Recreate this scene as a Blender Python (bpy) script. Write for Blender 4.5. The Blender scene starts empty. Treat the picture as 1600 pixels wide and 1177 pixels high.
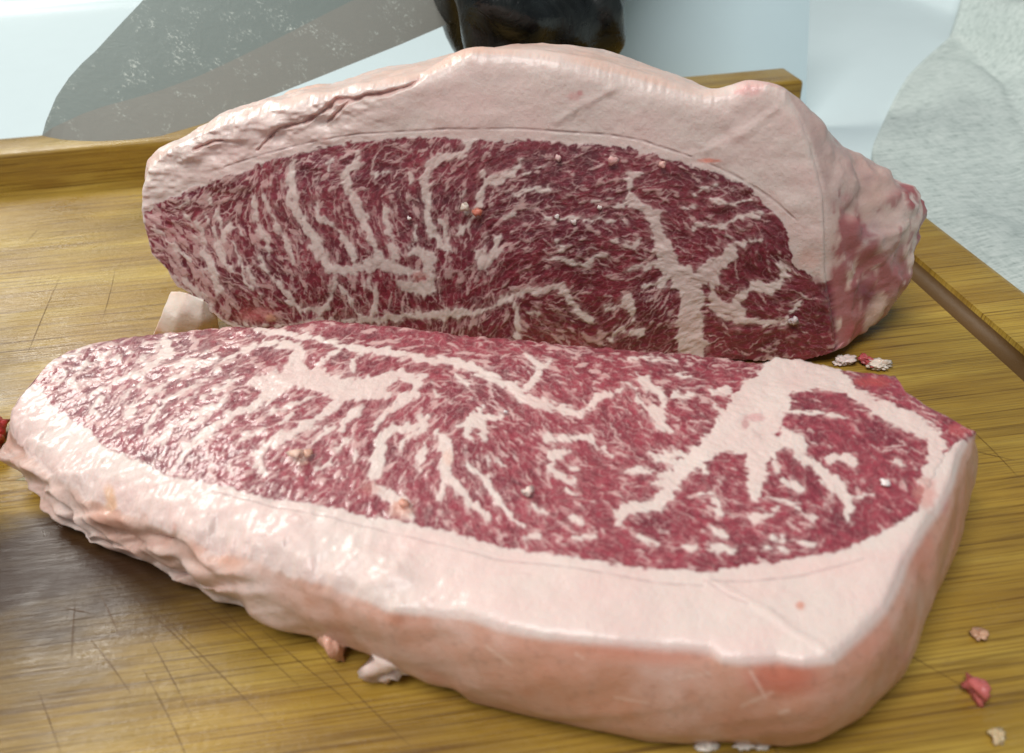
import bpy, bmesh, math, random
import numpy as np
from mathutils import Matrix, Vector

S = bpy.context.scene
COL = S.collection

# ------------------------------------------------------------------ camera
PW, PH, FPX = 1600.0, 1177.0, 1300.0          # photograph size and focal length in its pixels
CAM = np.array([0.0, 0.0, 0.165])
PITCH, ROLL, YAW = (math.radians(a) for a in (35.0, -3.7, 5.0))
_f = np.array([math.sin(YAW)*math.cos(PITCH), math.cos(YAW)*math.cos(PITCH), -math.sin(PITCH)])
_r0 = np.array([math.cos(YAW), -math.sin(YAW), 0.0]); _u0 = np.cross(_r0, _f)
_r = math.cos(ROLL)*_r0 + math.sin(ROLL)*_u0
_u = -math.sin(ROLL)*_r0 + math.cos(ROLL)*_u0
cam_d = bpy.data.cameras.new('camera'); cam = bpy.data.objects.new('camera', cam_d); COL.objects.link(cam)
cam.matrix_world = Matrix(((_r[0], _u[0], -_f[0], CAM[0]), (_r[1], _u[1], -_f[1], CAM[1]), (_r[2], _u[2], -_f[2], CAM[2]), (0, 0, 0, 1)))
cam_d.sensor_width = 36.0; cam_d.lens = 36.0*FPX/PW
cam_d.clip_start = 0.01; cam_d.clip_end = 50.0
cam_d.dof.use_dof = True; cam_d.dof.focus_distance = 0.285; cam_d.dof.aperture_fstop = 15.0
S.camera = cam

# ------------------------------------------------------------------ light
w = bpy.data.worlds.new('World'); S.world = w; w.use_nodes = True
w.node_tree.nodes['Background'].inputs[0].default_value = (0.80, 0.93, 1.0, 1)
w.node_tree.nodes['Background'].inputs[1].default_value = 0.20

def area_light(name, loc, target, sx, sy, power, color):
    d = bpy.data.lights.new(name, 'AREA'); d.shape = 'RECTANGLE'; d.size = sx; d.size_y = sy
    d.energy = power; d.color = color
    o = bpy.data.objects.new(name, d); COL.objects.link(o); o.location = loc
    o.rotation_euler = (Vector(target)-Vector(loc)).to_track_quat('-Z', 'Y').to_euler()
    return o
area_light('window_light', (-1.05, 1.38, 1.15), (0.0, 0.26, 0.03), 0.6, 0.6, 23.5, (1.0, 0.97, 0.90))
area_light('fill_light', (-0.35, -0.30, 1.45), (0.0, 0.25, 0.0), 0.75, 0.75, 24.0, (1.0, 0.97, 0.94))  # added soft fill from above and in front, brightens the roast face

S.view_settings.view_transform = 'Standard'; S.view_settings.look = 'None'
S.view_settings.exposure = -0.10; S.view_settings.gamma = 1.0

# ------------------------------------------------------------------ photo geometry
def ray(x, y): return (x-PW/2)/FPX*_r - (y-PH/2)/FPX*_u + _f
def on_plane(x, y, p0, n):
    d = ray(x, y); return CAM + ((p0-CAM) @ n)/(d @ n)*d
def on_z(x, y, z=0.0): return on_plane(x, y, np.array([0, 0, z]), np.array([0, 0, 1.0]))
def on_y(x, y, Y):
    d = ray(x, y); return CAM + Y/d[1]*d
def to_px(P):
    v = P - CAM; z = v @ _f
    return np.stack([PW/2 + FPX*(v @ _r)/z, PH/2 - FPX*(v @ _u)/z], -1)

# ------------------------------------------------------------------ helpers
def lin(r, g, b):
    f = lambda c: (c/255/12.92) if c/255 <= 0.04045 else ((c/255+0.055)/1.055)**2.4
    return np.array([f(r), f(g), f(b)])
def ss(a, b, x):
    t = np.clip((x-a)/(b-a), 0, 1); return t*t*(3-2*t)
def _hash(ix, iy, iz, seed):
    h = (ix.astype(np.uint32)*np.uint32(374761393) + iy.astype(np.uint32)*np.uint32(668265263)
         + iz.astype(np.uint32)*np.uint32(2147483647 & 1274126177) + np.uint32(seed*974711 & 0xffffffff))
    h = (h ^ (h >> np.uint32(13)))*np.uint32(1274126177)
    h = (h ^ (h >> np.uint32(16)))*np.uint32(2246822519)
    h = h ^ (h >> np.uint32(15))
    return (h & np.uint32(0xffffff)).astype(np.float64)/0xffffff
def vnoise(x, y, z=None, seed=0):
    """value noise about 0, range -1..1"""
    x = np.asarray(x, float); y = np.asarray(y, float); z = np.zeros_like(x) if z is None else np.asarray(z, float)
    ix, iy, iz = (np.floor(q).astype(np.int64) for q in (x, y, z))
    fx, fy, fz = x-ix, y-iy, z-iz
    fx, fy, fz = (q*q*q*(q*(q*6-15)+10) for q in (fx, fy, fz))
    r = 0
    for dx in (0, 1):
        for dy in (0, 1):
            for dz in (0, 1):
                wgt = (fx if dx else 1-fx)*(fy if dy else 1-fy)*(fz if dz else 1-fz)
                r = r + wgt*_hash(ix+dx+5000, iy+dy+5000, iz+dz+5000, seed)
    return r*2-1
def fbm(x, y, z=None, seed=0, octs=3, gain=0.5):
    z = np.zeros_like(np.asarray(x, float)) if z is None else z
    r = 0; a = 1; s = 1; t = 0
    for k in range(octs):
        r = r + a*vnoise(x*s, y*s, z*s, seed+17*k); t += a; a *= gain; s *= 2.03
    return r/t

def tag(o, label=None, cat=None, group=None, kind=None):
    for k, v in (('label', label), ('category', cat), ('group', group), ('kind', kind)):
        if v: o[k] = v
    return o
def empty(name, loc=(0, 0, 0)):
    o = bpy.data.objects.new(name, None); o.empty_display_size = 0.02; o.location = loc; COL.objects.link(o); return o
def link_mesh(name, me, mat=None, parent=None, smooth=True):
    o = bpy.data.objects.new(name, me); COL.objects.link(o)
    if mat: me.materials.append(mat)
    if smooth: me.polygons.foreach_set('use_smooth', np.ones(len(me.polygons), bool))
    if parent:
        o.parent = parent
        o.matrix_parent_inverse = Matrix.Translation(-Vector(parent.location))
    return o
def np_mesh(name, V, Fc, cols=None, attrs=None, normals=None):
    """V (n,3), Fc (m,4) quads -> mesh, with a colour attribute and float attributes"""
    me = bpy.data.meshes.new(name)
    used = np.unique(Fc); remap = np.full(len(V), -1); remap[used] = np.arange(len(used))
    Q = remap[Fc]; k = Fc.shape[1]
    me.vertices.add(len(used)); me.vertices.foreach_set('co', V[used].astype(np.float32).ravel())
    me.loops.add(Q.size); me.loops.foreach_set('vertex_index', Q.ravel().astype(np.int32))
    me.polygons.add(len(Q)); me.polygons.foreach_set('loop_start', np.arange(0, Q.size, k, dtype=np.int32))
    me.polygons.foreach_set('use_smooth', np.ones(len(Q), bool))
    me.update(calc_edges=True)
    if cols is not None:
        a = me.color_attributes.new('Col', 'FLOAT_COLOR', 'POINT')
        c = np.ones((len(used), 4), np.float32); c[:, :3] = cols[used]; a.data.foreach_set('color', c.ravel())
    for nm, val in (attrs or {}).items():
        a = me.attributes.new(nm, 'FLOAT', 'POINT'); a.data.foreach_set('value', val[used].astype(np.float32))
    if normals is not None:
        me.normals_split_custom_set_from_vertices(normals[used].astype(np.float32))
    return me
def vert_normals(V, Fc):
    a = V[Fc[:, 2]]-V[Fc[:, 0]]; b = V[Fc[:, 3 if Fc.shape[1] > 3 else 1]]-V[Fc[:, 1]]
    n = np.cross(a, b); N = np.zeros_like(V)
    for k in range(Fc.shape[1]):
        for j in range(3): N[:, j] += np.bincount(Fc[:, k], n[:, j], len(V))
    return N/np.maximum(np.linalg.norm(N, axis=1, keepdims=True), 1e-12)

# ------------------------------------------------------------------ node materials
class NT:
    def __init__(s, name):
        s.m = bpy.data.materials.new(name); s.m.use_nodes = True
        s.t = s.m.node_tree; s.b = s.t.nodes['Principled BSDF']
    def n(s, kind, **kw):
        nd = s.t.nodes.new(kind)
        for k, v in kw.items():
            if k.startswith('i_'):
                key = k[2:]; nd.inputs[int(key) if key.isdigit() else key.replace('_', ' ')].default_value = v
            else: setattr(nd, k, v)
        return nd
    def l(s, a, b): s.t.links.new(a, b)
    def set(s, **kw):
        for k, v in kw.items(): s.b.inputs[k.replace('_', ' ')].default_value = v
    def ramp(s, fac, stops):
        r = s.n('ShaderNodeValToRGB'); e = r.color_ramp.elements
        while len(e) < len(stops): e.new(0.5)
        for k, (p, c) in enumerate(stops):
            e[k].position = p; e[k].color = tuple(c)+(1,) if len(c) == 3 else c
        s.l(fac, r.inputs[0]); return r.outputs[0]
    def coords(s, scale=(1, 1, 1), rot=(0, 0, 0), src='Object'):
        tc = s.n('ShaderNodeTexCoord'); mp = s.n('ShaderNodeMapping')
        mp.inputs['Scale'].default_value = scale; mp.inputs['Rotation'].default_value = rot
        s.l(tc.outputs[src], mp.inputs[0]); return mp.outputs[0]
    def noise(s, co, scale, detail=3, rough=0.55, dist=0.0):
        nd = s.n('ShaderNodeTexNoise'); nd.inputs['Scale'].default_value = scale; nd.inputs['Detail'].default_value = detail
        nd.inputs['Roughness'].default_value = rough; nd.inputs['Distortion'].default_value = dist
        s.l(co, nd.inputs['Vector']); return nd.outputs[0]
    def math(s, op, a, b=None, clamp=False):
        nd = s.n('ShaderNodeMath'); nd.operation = op; nd.use_clamp = clamp
        for k, v in enumerate((a, b)):
            if v is None: continue
            if isinstance(v, (int, float)): nd.inputs[k].default_value = v
            else: s.l(v, nd.inputs[k])
        return nd.outputs[0]
    def mix(s, fac, a, b, mode='MIX'):
        nd = s.n('ShaderNodeMix'); nd.data_type = 'RGBA'; nd.blend_type = mode
        for inp, v in ((nd.inputs[0], fac), (nd.inputs[6], a), (nd.inputs[7], b)):
            if isinstance(v, (int, float)): inp.default_value = v
            elif isinstance(v, (tuple, list, np.ndarray)): inp.default_value = tuple(v)+(1,) if len(v) == 3 else tuple(v)
            else: s.l(v, inp)
        return nd.outputs[2]
    def bump(s, h, strength=0.3, dist=0.001, prev=None):
        nd = s.n('ShaderNodeBump'); nd.inputs['Strength'].default_value = strength; nd.inputs['Distance'].default_value = dist
        s.l(h, nd.inputs['Height'])
        if prev: s.l(prev, nd.inputs['Normal'])
        return nd.outputs[0]

def meat_material(name, rough, bump, coat=0.25, sss=0.12):
    t = NT(name)
    a = t.n('ShaderNodeVertexColor', layer_name='Col')
    co = t.coords()
    n1 = t.noise(co, 900, 3, 0.6); n2 = t.noise(co, 2600, 2, 0.6); n3 = t.noise(co, 140, 3)
    c = t.mix(t.math('MULTIPLY', n3, 0.18), a.outputs[0], t.mix(1.0, a.outputs[0], (0.80, 0.70, 0.68), 'MULTIPLY'))
    t.l(c, t.b.inputs['Base Color'])
    h = t.math('ADD', n1, t.math('MULTIPLY', n2, 0.5))
    t.l(t.bump(h, bump, 0.0006), t.b.inputs['Normal'])
    t.l(t.math('ADD', t.math('MULTIPLY', n3, 0.3), rough-0.15), t.b.inputs['Roughness'])
    t.set(Coat_Weight=coat, Coat_Roughness=0.19, Subsurface_Weight=sss, Subsurface_Scale=0.004, Specular_IOR_Level=0.45)
    t.b.inputs['Subsurface Radius'].default_value = (1.0, 0.35, 0.25)
    return t.m
M = {}
M['lean'] = meat_material('lean_meat', 0.38, 0.75, 0.60, 0.06)
M['fat'] = meat_material('fat', 0.44, 0.36, 0.30, 0.20)

def bamboo_material(name, zs=1.0):
    t = NT(name)
    co = t.coords((1.6, 85, 85*zs))
    # laminated strips: a colour per strip, fine dark fibres running along X
    strip = t.n('ShaderNodeTexVoronoi', voronoi_dimensions='1D'); sep = t.n('ShaderNodeSeparateXYZ')
    tc = t.n('ShaderNodeTexCoord'); t.l(tc.outputs['Object'], sep.inputs[0])
    t.l(t.math('MULTIPLY', sep.outputs[1], 1.0), strip.inputs['W']); strip.inputs['Scale'].default_value = 52
    strip.inputs['Randomness'].default_value = 0.35
    big = t.noise(t.coords((1.5, 9, 9*zs)), 6, 4, 0.6, 0.4)
    fib = t.noise(co, 9, 5, 0.65, 0.25)
    fib2 = t.noise(t.coords((2.0, 210, 210*zs)), 9, 3, 0.6)
    base = t.ramp(big, [(0.25, lin(138, 107, 40)), (0.5, lin(170, 138, 54)), (0.75, lin(196, 168, 78))])
    sepc = t.n('ShaderNodeSeparateColor'); t.l(strip.outputs['Color'], sepc.inputs[0])
    base = t.mix(t.math('MULTIPLY', sepc.outputs[0], 0.30), base, lin(138, 98, 34))
    dark = t.ramp(fib, [(0.34, (1, 1, 1)), (0.50, (0, 0, 0))])
    base = t.mix(t.math('MULTIPLY', dark, 0.72), base, lin(84, 54, 14))
    dark2 = t.ramp(fib2, [(0.36, (1, 1, 1)), (0.5, (0, 0, 0))])
    base = t.mix(t.math('MULTIPLY', dark2, 0.5), base, lin(96, 62, 18))
    # stains: damp reddish brown patches
    st = t.noise(t.coords(), 13, 4, 0.6, 0.6)
    stm = t.ramp(st, [(0.56, (0, 0, 0)), (0.72, (1, 1, 1))])
    base = t.mix(t.math('MULTIPLY', stm, 0.35), base, lin(120, 72, 30))
    # dark shadow near the steak tip painted into the wood, part soaked juice
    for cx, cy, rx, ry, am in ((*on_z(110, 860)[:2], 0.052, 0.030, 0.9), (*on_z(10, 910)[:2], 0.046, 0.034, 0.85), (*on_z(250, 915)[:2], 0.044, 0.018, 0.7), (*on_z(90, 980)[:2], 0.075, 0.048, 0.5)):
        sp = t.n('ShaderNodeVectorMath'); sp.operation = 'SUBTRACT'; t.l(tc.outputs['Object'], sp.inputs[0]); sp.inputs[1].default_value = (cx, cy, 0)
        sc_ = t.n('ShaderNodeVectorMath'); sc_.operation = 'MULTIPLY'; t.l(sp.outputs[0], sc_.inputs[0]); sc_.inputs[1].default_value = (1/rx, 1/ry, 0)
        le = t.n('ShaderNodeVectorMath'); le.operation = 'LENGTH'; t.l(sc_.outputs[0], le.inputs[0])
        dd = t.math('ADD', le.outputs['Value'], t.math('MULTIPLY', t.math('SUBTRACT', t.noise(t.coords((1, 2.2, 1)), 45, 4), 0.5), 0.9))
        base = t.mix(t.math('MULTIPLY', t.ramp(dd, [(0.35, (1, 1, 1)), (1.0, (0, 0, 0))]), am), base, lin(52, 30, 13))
    # old knife cuts in three directions
    h = fib2
    for k, ang in enumerate((62, 112, 81)):
        cut = t.noise(t.coords((4, 150, 150), (0, 0, math.radians(-ang))), 3.2, 2, 0.5, 0.1)
        rid = t.math('ABSOLUTE', t.math('SUBTRACT', cut, 0.5))
        ln = t.math('LESS_THAN', rid, 0.006)
        msk = t.math('GREATER_THAN', t.noise(t.coords((1, 1, 1)), 22+5*k, 2), 0.5)
        ln = t.math('MULTIPLY', ln, msk)
        base = t.mix(t.math('MULTIPLY', ln, 0.10), base, lin(84, 52, 16))
        h = t.math('SUBTRACT', h, t.math('MULTIPLY', ln, 0.4))
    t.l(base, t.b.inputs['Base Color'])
    rr = t.noise(t.coords(), 40, 4, 0.6)
    t.l(t.ramp(rr, [(0.3, (0.24,)*3), (0.7, (0.50,)*3)]), t.b.inputs['Roughness'])
    h = t.math('ADD', h, t.math('MULTIPLY', t.noise(t.coords(), 420, 3, 0.6), 0.8))
    t.l(t.bump(h, 0.35, 0.0006), t.b.inputs['Normal'])
    t.set(Specular_IOR_Level=0.5)
    return t.m
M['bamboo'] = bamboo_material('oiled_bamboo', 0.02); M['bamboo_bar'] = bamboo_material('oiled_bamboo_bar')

def plain(name, col, rough, metallic=0.0, bump=0.0, bscale=300, var=0.06):
    t = NT(name); co = t.coords()
    nz = t.noise(co, bscale*0.1, 3)
    t.l(t.mix(t.math('MULTIPLY', nz, var*4), tuple(col), tuple(np.array(col)*0.82)), t.b.inputs['Base Color'])
    t.set(Roughness=rough, Metallic=metallic)
    if bump: t.l(t.bump(t.noise(co, bscale, 3), bump, 0.0005), t.b.inputs['Normal'])
    return t
M['white_plastic'] = plain('white_enamel', (0.66, 0.76, 0.78), 0.25).m
M['blue_panel'] = plain('pale_blue_plastic', (0.66, 0.82, 0.87), 0.35).m
M['wall'] = plain('pale_wall', (0.62, 0.74, 0.77), 0.7).m

def glove_material():
    t = NT('black_nitrile'); co = t.coords()
    nz = t.noise(co, 60, 4, 0.6, 1.2)
    t.l(t.ramp(nz, [(0.4, (0.004, 0.005, 0.005)), (0.75, (0.018, 0.023, 0.022))]), t.b.inputs['Base Color'])
    t.l(t.ramp(nz, [(0.35, (0.16,)*3), (0.7, (0.42,)*3)]), t.b.inputs['Roughness'])
    t.l(t.bump(t.math('ADD', nz, t.math('MULTIPLY', t.noise(co, 700, 2), 0.12)), 0.5, 0.002), t.b.inputs['Normal'])
    return t.m
M['glove'] = glove_material()

def steel_material(name, col, rough):
    t = NT(name); co = t.coords((1, 1, 1))
    br = t.noise(t.coords((4, 300, 300)), 3, 3, 0.6)
    sm = t.noise(t.coords((1, 1.6, 1), (0, 0, 0.6)), 75, 5, 0.7, 0.5)     # greasy fat smears
    fine = t.noise(t.coords((1, 2.2, 1), (0, 0, 0.5)), 620, 3, 0.7, 0.6)
    smm = t.math('MULTIPLY', t.ramp(sm, [(0.53, (0, 0, 0)), (0.64, (1, 1, 1))]), t.ramp(fine, [(0.54, (0, 0, 0)), (0.62, (1, 1, 1))]))
    t.l(t.mix(smm, t.mix(t.math('MULTIPLY', br, 0.35), tuple(col), tuple(np.array(col)*0.72)), tuple(lin(206, 216, 208))), t.b.inputs['Base Color'])
    t.l(t.math('SUBTRACT', 0.35, t.math('MULTIPLY', smm, 0.3)), t.b.inputs['Metallic'])
    t.l(t.math('ADD', t.math('MULTIPLY', br, 0.12), t.math('ADD', rough, t.math('MULTIPLY', smm, 0.1))), t.b.inputs['Roughness'])
    t.l(t.bump(sm, 0.12, 0.001, t.bump(br, 0.05, 0.0003)), t.b.inputs['Normal'])
    return t.m
M['steel'] = steel_material('satin_steel', (0.33, 0.39, 0.365), 0.30)
M['steel_bevel'] = steel_material('ground_steel', (0.40, 0.41, 0.37), 0.36)

def cloth_material():
    t = NT('heathered_cloth')
    a = t.noise(t.coords((110, 620, 300), (0, 0, 0.25)), 1.0, 5, 0.7, 0.3)
    b = t.noise(t.coords((620, 110, 300), (0, 0, 0.25)), 1.0, 5, 0.7, 0.3)
    s = t.math('ADD', t.math('MULTIPLY', a, 0.65), t.math('MULTIPLY', b, 0.35))
    t.l(t.ramp(s, [(0.34, lin(138, 149, 146)), (0.46, lin(182, 193, 189)), (0.6, lin(205, 213, 209))]), t.b.inputs['Base Color'])
    t.l(t.bump(s, 0.25, 0.001), t.b.inputs['Normal']); t.set(Roughness=0.9, Specular_IOR_Level=0.15)
    return t.m
M['cloth'] = cloth_material()

# ------------------------------------------------------------------ setting: worktop and wall
WZ = -0.030                                       # the worktop, one board thickness below
def worktop():
    bm = bmesh.new()
    x0, x1, y0, y1 = -0.9, 0.505, -0.35, 1.215
    prof = [(0.0, WZ), (0.012, WZ+0.003), (0.018, WZ+0.014), (0.026, WZ+0.020), (0.042, WZ+0.020), (0.050, WZ+0.014), (0.054, WZ-0.035)]
    rings = []
    for off, z in prof:
        pts = []
        for cx, cy, a0 in ((x1, y0, -90), (x1, y1, 0), (x0, y1, 90), (x0, y0, 180)):
            R = 0.03+off; ix = -0.03 if cx == x1 else 0.03; iy = -0.03 if cy == y1 else 0.03
            for k in range(7):
                an = math.radians(a0+15*k); pts.append(bm.verts.new((cx+ix+R*math.cos(an), cy+iy+R*math.sin(an), z)))
        rings.append(pts)
    bm.faces.new(rings[0])
    for A, B in zip(rings, rings[1:]):
        n = len(A)
        for k in range(n): bm.faces.new((A[k], B[k], B[(k+1) % n], A[(k+1) % n]))
    me = bpy.data.meshes.new('worktop'); bm.to_mesh(me); bm.free()
    tag(link_mesh('worktop', me, M['white_plastic']), kind='structure')
worktop()
def slab(name, cx, cy, cz, sx, sy, sz, mat, bev=0.004, seg=3, parent=None):
    bm = bmesh.new(); bmesh.ops.create_cube(bm, size=1)
    bmesh.ops.scale(bm, vec=(sx, sy, sz), verts=bm.verts)
    bmesh.ops.translate(bm, vec=(cx, cy, cz), verts=bm.verts)
    if bev: bmesh.ops.bevel(bm, geom=bm.edges[:], offset=bev, segments=seg, affect='EDGES', profile=0.5)
    me = bpy.data.meshes.new(name); bm.to_mesh(me); bm.free()
    o = link_mesh(name, me, mat, parent)
    me.set_sharp_from_angle(angle=math.radians(35)); return o
tag(slab('wall', 0, 2.1, 0.5, 6, 0.05, 3, M['wall'], 0), kind='structure')
tag(slab('floor', 0, 0.5, -0.92, 6, 4, 0.05, M['wall'], 0), kind='structure')

# ------------------------------------------------------------------ pale panel behind the board
def make_panel():
    x0, x1 = 0.075, 0.253
    prof = []
    for k in range(33):
        t = k/32; prof.append((x0+(x1-x0)*t, 0.520 + 0.012*t**4))
    V = []; F = []
    back = [(x, y+0.004) for x, y in prof][::-1]
    loop = prof+back; n = len(loop)
    zs = (WZ, 0.02, 0.07, 0.12)
    for z in zs: V += [(x+(z-WZ)*0.13, y-0.008+(z-WZ)*0.55, z) for x, y in loop]
    for r in range(len(zs)-1):
        for k in range(n): F.append((r*n+k, r*n+(k+1) % n, (r+1)*n+(k+1) % n, (r+1)*n+k))
    F.append(tuple(range(n))[::-1]); F.append(tuple(range((len(zs)-1)*n, len(zs)*n)))
    me = bpy.data.meshes.new('panel'); me.from_pydata(V, [], F); me.update()
    o = link_mesh('upright_panel', me, M['blue_panel']); me.set_sharp_from_angle(angle=math.radians(40))
    tag(o, 'smooth pale blue upright panel standing behind the cutting board', 'panel')
make_panel()

# ------------------------------------------------------------------ cutting board
def make_board():
    root = empty('cutting_board', (0.0, 0.2, WZ))
    tag(root, 'oiled bamboo cutting board with a raised back bar and juice groove', 'cutting board')
    # panel: cross section along X, extruded in Y, with the groove carved near the right edge
    xs = [(-0.330, WZ+0.0005), (-0.330, -0.003), (-0.327, 0.0)]
    xs += [(x, 0.0) for x in np.linspace(-0.30, 0.18, 25)]
    for k in range(13):
        a = math.pi*k/12; xs.append((0.1895-0.0058*math.cos(a), -0.0060*math.sin(a)**0.8))
    xs += [(0.200, 0.0), (0.2165, 0.0), (0.2190, -0.0008), (0.2200, -0.003), (0.2200, WZ+0.0005)]
    ys = np.linspace(0.02, 0.465, 40)
    V = [(x, y, z) for y in ys for x, z in xs]; n = len(xs); F = []
    for j in range(len(ys)-1):
        for i in range(n-1): F.append((j*n+i, j*n+i+1, (j+1)*n+i+1, (j+1)*n+i))
        F.append((j*n+n-1, j*n, (j+1)*n, (j+1)*n+n-1))
    F.append(tuple(range(n))[::-1]); F.append(tuple(range((len(ys)-1)*n, len(ys)*n)))
    me = bpy.data.meshes.new('panel'); me.from_pydata(V, [], F); me.update()
    bm = bmesh.new(); bm.from_mesh(me); bmesh.ops.recalc_face_normals(bm, faces=bm.faces); bm.to_mesh(me); bm.free()
    pl = link_mesh('panel', me, M['bamboo'], root); me.materials.append(plain('groove_brown', lin(92, 64, 24), 0.55, bump=0.4, bscale=260, var=0.2).m)  # second slot: darker brown for the groove faces
    for p in me.polygons:
        if len(p.vertices) == 4 and 0.1838 < p.center.x < 0.1952 and -0.01 < p.center.z < -0.0002: p.material_index = 1
    me.set_sharp_from_angle(angle=math.radians(38))
    slab('back_bar', -0.055, 0.4800, -0.0045, 0.550, 0.0296, 0.0510, M['bamboo_bar'], 0.0022, 3, root)
make_board()

# ------------------------------------------------------------------ meat: fields drawn from the photograph
CROP = {'A': (200, 180, 3.2), 'B': (650, 180, 3.098), 'C': (1050, 100, 2.3545), 'D': (0, 490, 3.182),
        'E': (400, 490, 3.182), 'F': (800, 540, 3.182), 'G': (1100, 540, 3.182), 'P': (0, 0, 1.0)}
def parse(txt):
    """lines 'K x,y,w x,y,w ...' -> list of (n,3) arrays in photo pixels (K names the crop they were read from)"""
    out = []
    for ln in txt.strip().splitlines():
        k, *pts = ln.split(); ox, oy, s = CROP[k]
        a = np.array([[float(q) for q in p.split(',')] for p in pts])
        if a.shape[1] == 2: a = np.hstack([a, np.full((len(a), 1), 3.0*s)])
        out.append(np.stack([ox+a[:, 0]/s, oy+a[:, 1]/s, a[:, 2]/s], 1))
    return out
class Raster:
    def __init__(s, x0, y0, x1, y1):
        s.x0, s.y0 = x0, y0; s.w, s.h = x1-x0+1, y1-y0+1
        s.Y, s.X = np.mgrid[y0:y1+1, x0:x1+1].astype(float)
    def sample(s, img, px):
        x = np.clip(px[:, 0]-s.x0, 0, s.w-1.001); y = np.clip(px[:, 1]-s.y0, 0, s.h-1.001)
        ix = x.astype(int); iy = y.astype(int); fx = x-ix; fy = y-iy
        return (img[iy, ix]*(1-fx)+img[iy, ix+1]*fx)*(1-fy)+(img[iy+1, ix]*(1-fx)+img[iy+1, ix+1]*fx)*fy
    def lines(s, polys, wx, wy, pad=14, ysc=1.0):
        """max over all segments of (half width - distance), evaluated at warped positions"""
        out = np.full((s.h, s.w), -99.0)
        for P in polys:
            if len(P) == 1: P = np.vstack([P, P+[[0.5, 0, 0]]])
            for a, b in zip(P, P[1:]):
                m = max(a[2], b[2])/2+pad
                xa, xb = int(max(min(a[0], b[0])-m-s.x0, 0)), int(min(max(a[0], b[0])+m-s.x0, s.w-1))+1
                ya, yb = int(max(min(a[1], b[1])-m-s.y0, 0)), int(min(max(a[1], b[1])+m-s.y0, s.h-1))+1
                if xb <= xa or yb <= ya: continue
                x = wx[ya:yb, xa:xb]; y = wy[ya:yb, xa:xb]
                d = b[:2]-a[:2]; t = np.clip(((x-a[0])*d[0]+(y-a[1])*d[1])/max(d @ d, 1e-9), 0, 1)
                v = (a[2]+(b[2]-a[2])*t)/2-np.hypot(x-a[0]-t*d[0], (y-a[1]-t*d[1]))
                np.maximum(out[ya:yb, xa:xb], v, out=out[ya:yb, xa:xb])
        return out
    def inside(s, poly, wx, wy):
        """signed distance to a closed polygon, positive inside"""
        n = len(poly); ins = np.zeros((s.h, s.w), bool)
        for k in range(n):
            (x1, y1), (x2, y2) = poly[k][:2], poly[(k+1) % n][:2]
            if y1 == y2: continue
            c = ((y1 > wy) != (y2 > wy)) & (wx < (x2-x1)*(wy-y1)/(y2-y1)+x1); ins ^= c
        P = np.array([[p[0], p[1], 0] for p in list(poly)+[poly[0]]])
        d = -s.lines([P], wx, wy, 40)
        return np.where(ins, np.minimum(d, 60), -np.minimum(d, 60))
    def blend(s, pts, power=3.0):
        """inverse distance blending of rows (x, y, values...)"""
        pts = np.array(pts, float); num = 0; den = 0
        for p in pts:
            wgt = 1/((s.X-p[0])**2+((s.Y-p[1])*1.3)**2+120)**(power/2)
            num = num+wgt[..., None]*p[2:]; den = den+wgt
        return num/den[..., None]
    def lic(s, noise, dx, dy, steps, raw=False):
        acc = noise.copy(); cnt = 1.0
        for sgn in (1, -1):
            x = s.X-s.x0; y = s.Y-s.y0
            for k in range(steps):
                ix = np.clip(x+0.5, 0, s.w-1).astype(int); iy = np.clip(y+0.5, 0, s.h-1).astype(int)
                x = x+sgn*dx[iy, ix]; y = y+sgn*dy[iy, ix]
                ix = np.clip(x+0.5, 0, s.w-1).astype(int); iy = np.clip(y+0.5, 0, s.h-1).astype(int)
                acc += noise[iy, ix]
            cnt += steps
        acc -= acc.mean(); acc /= acc.std()
        return acc if raw else 0.5*(1+np.tanh(0.8*acc))

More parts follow.
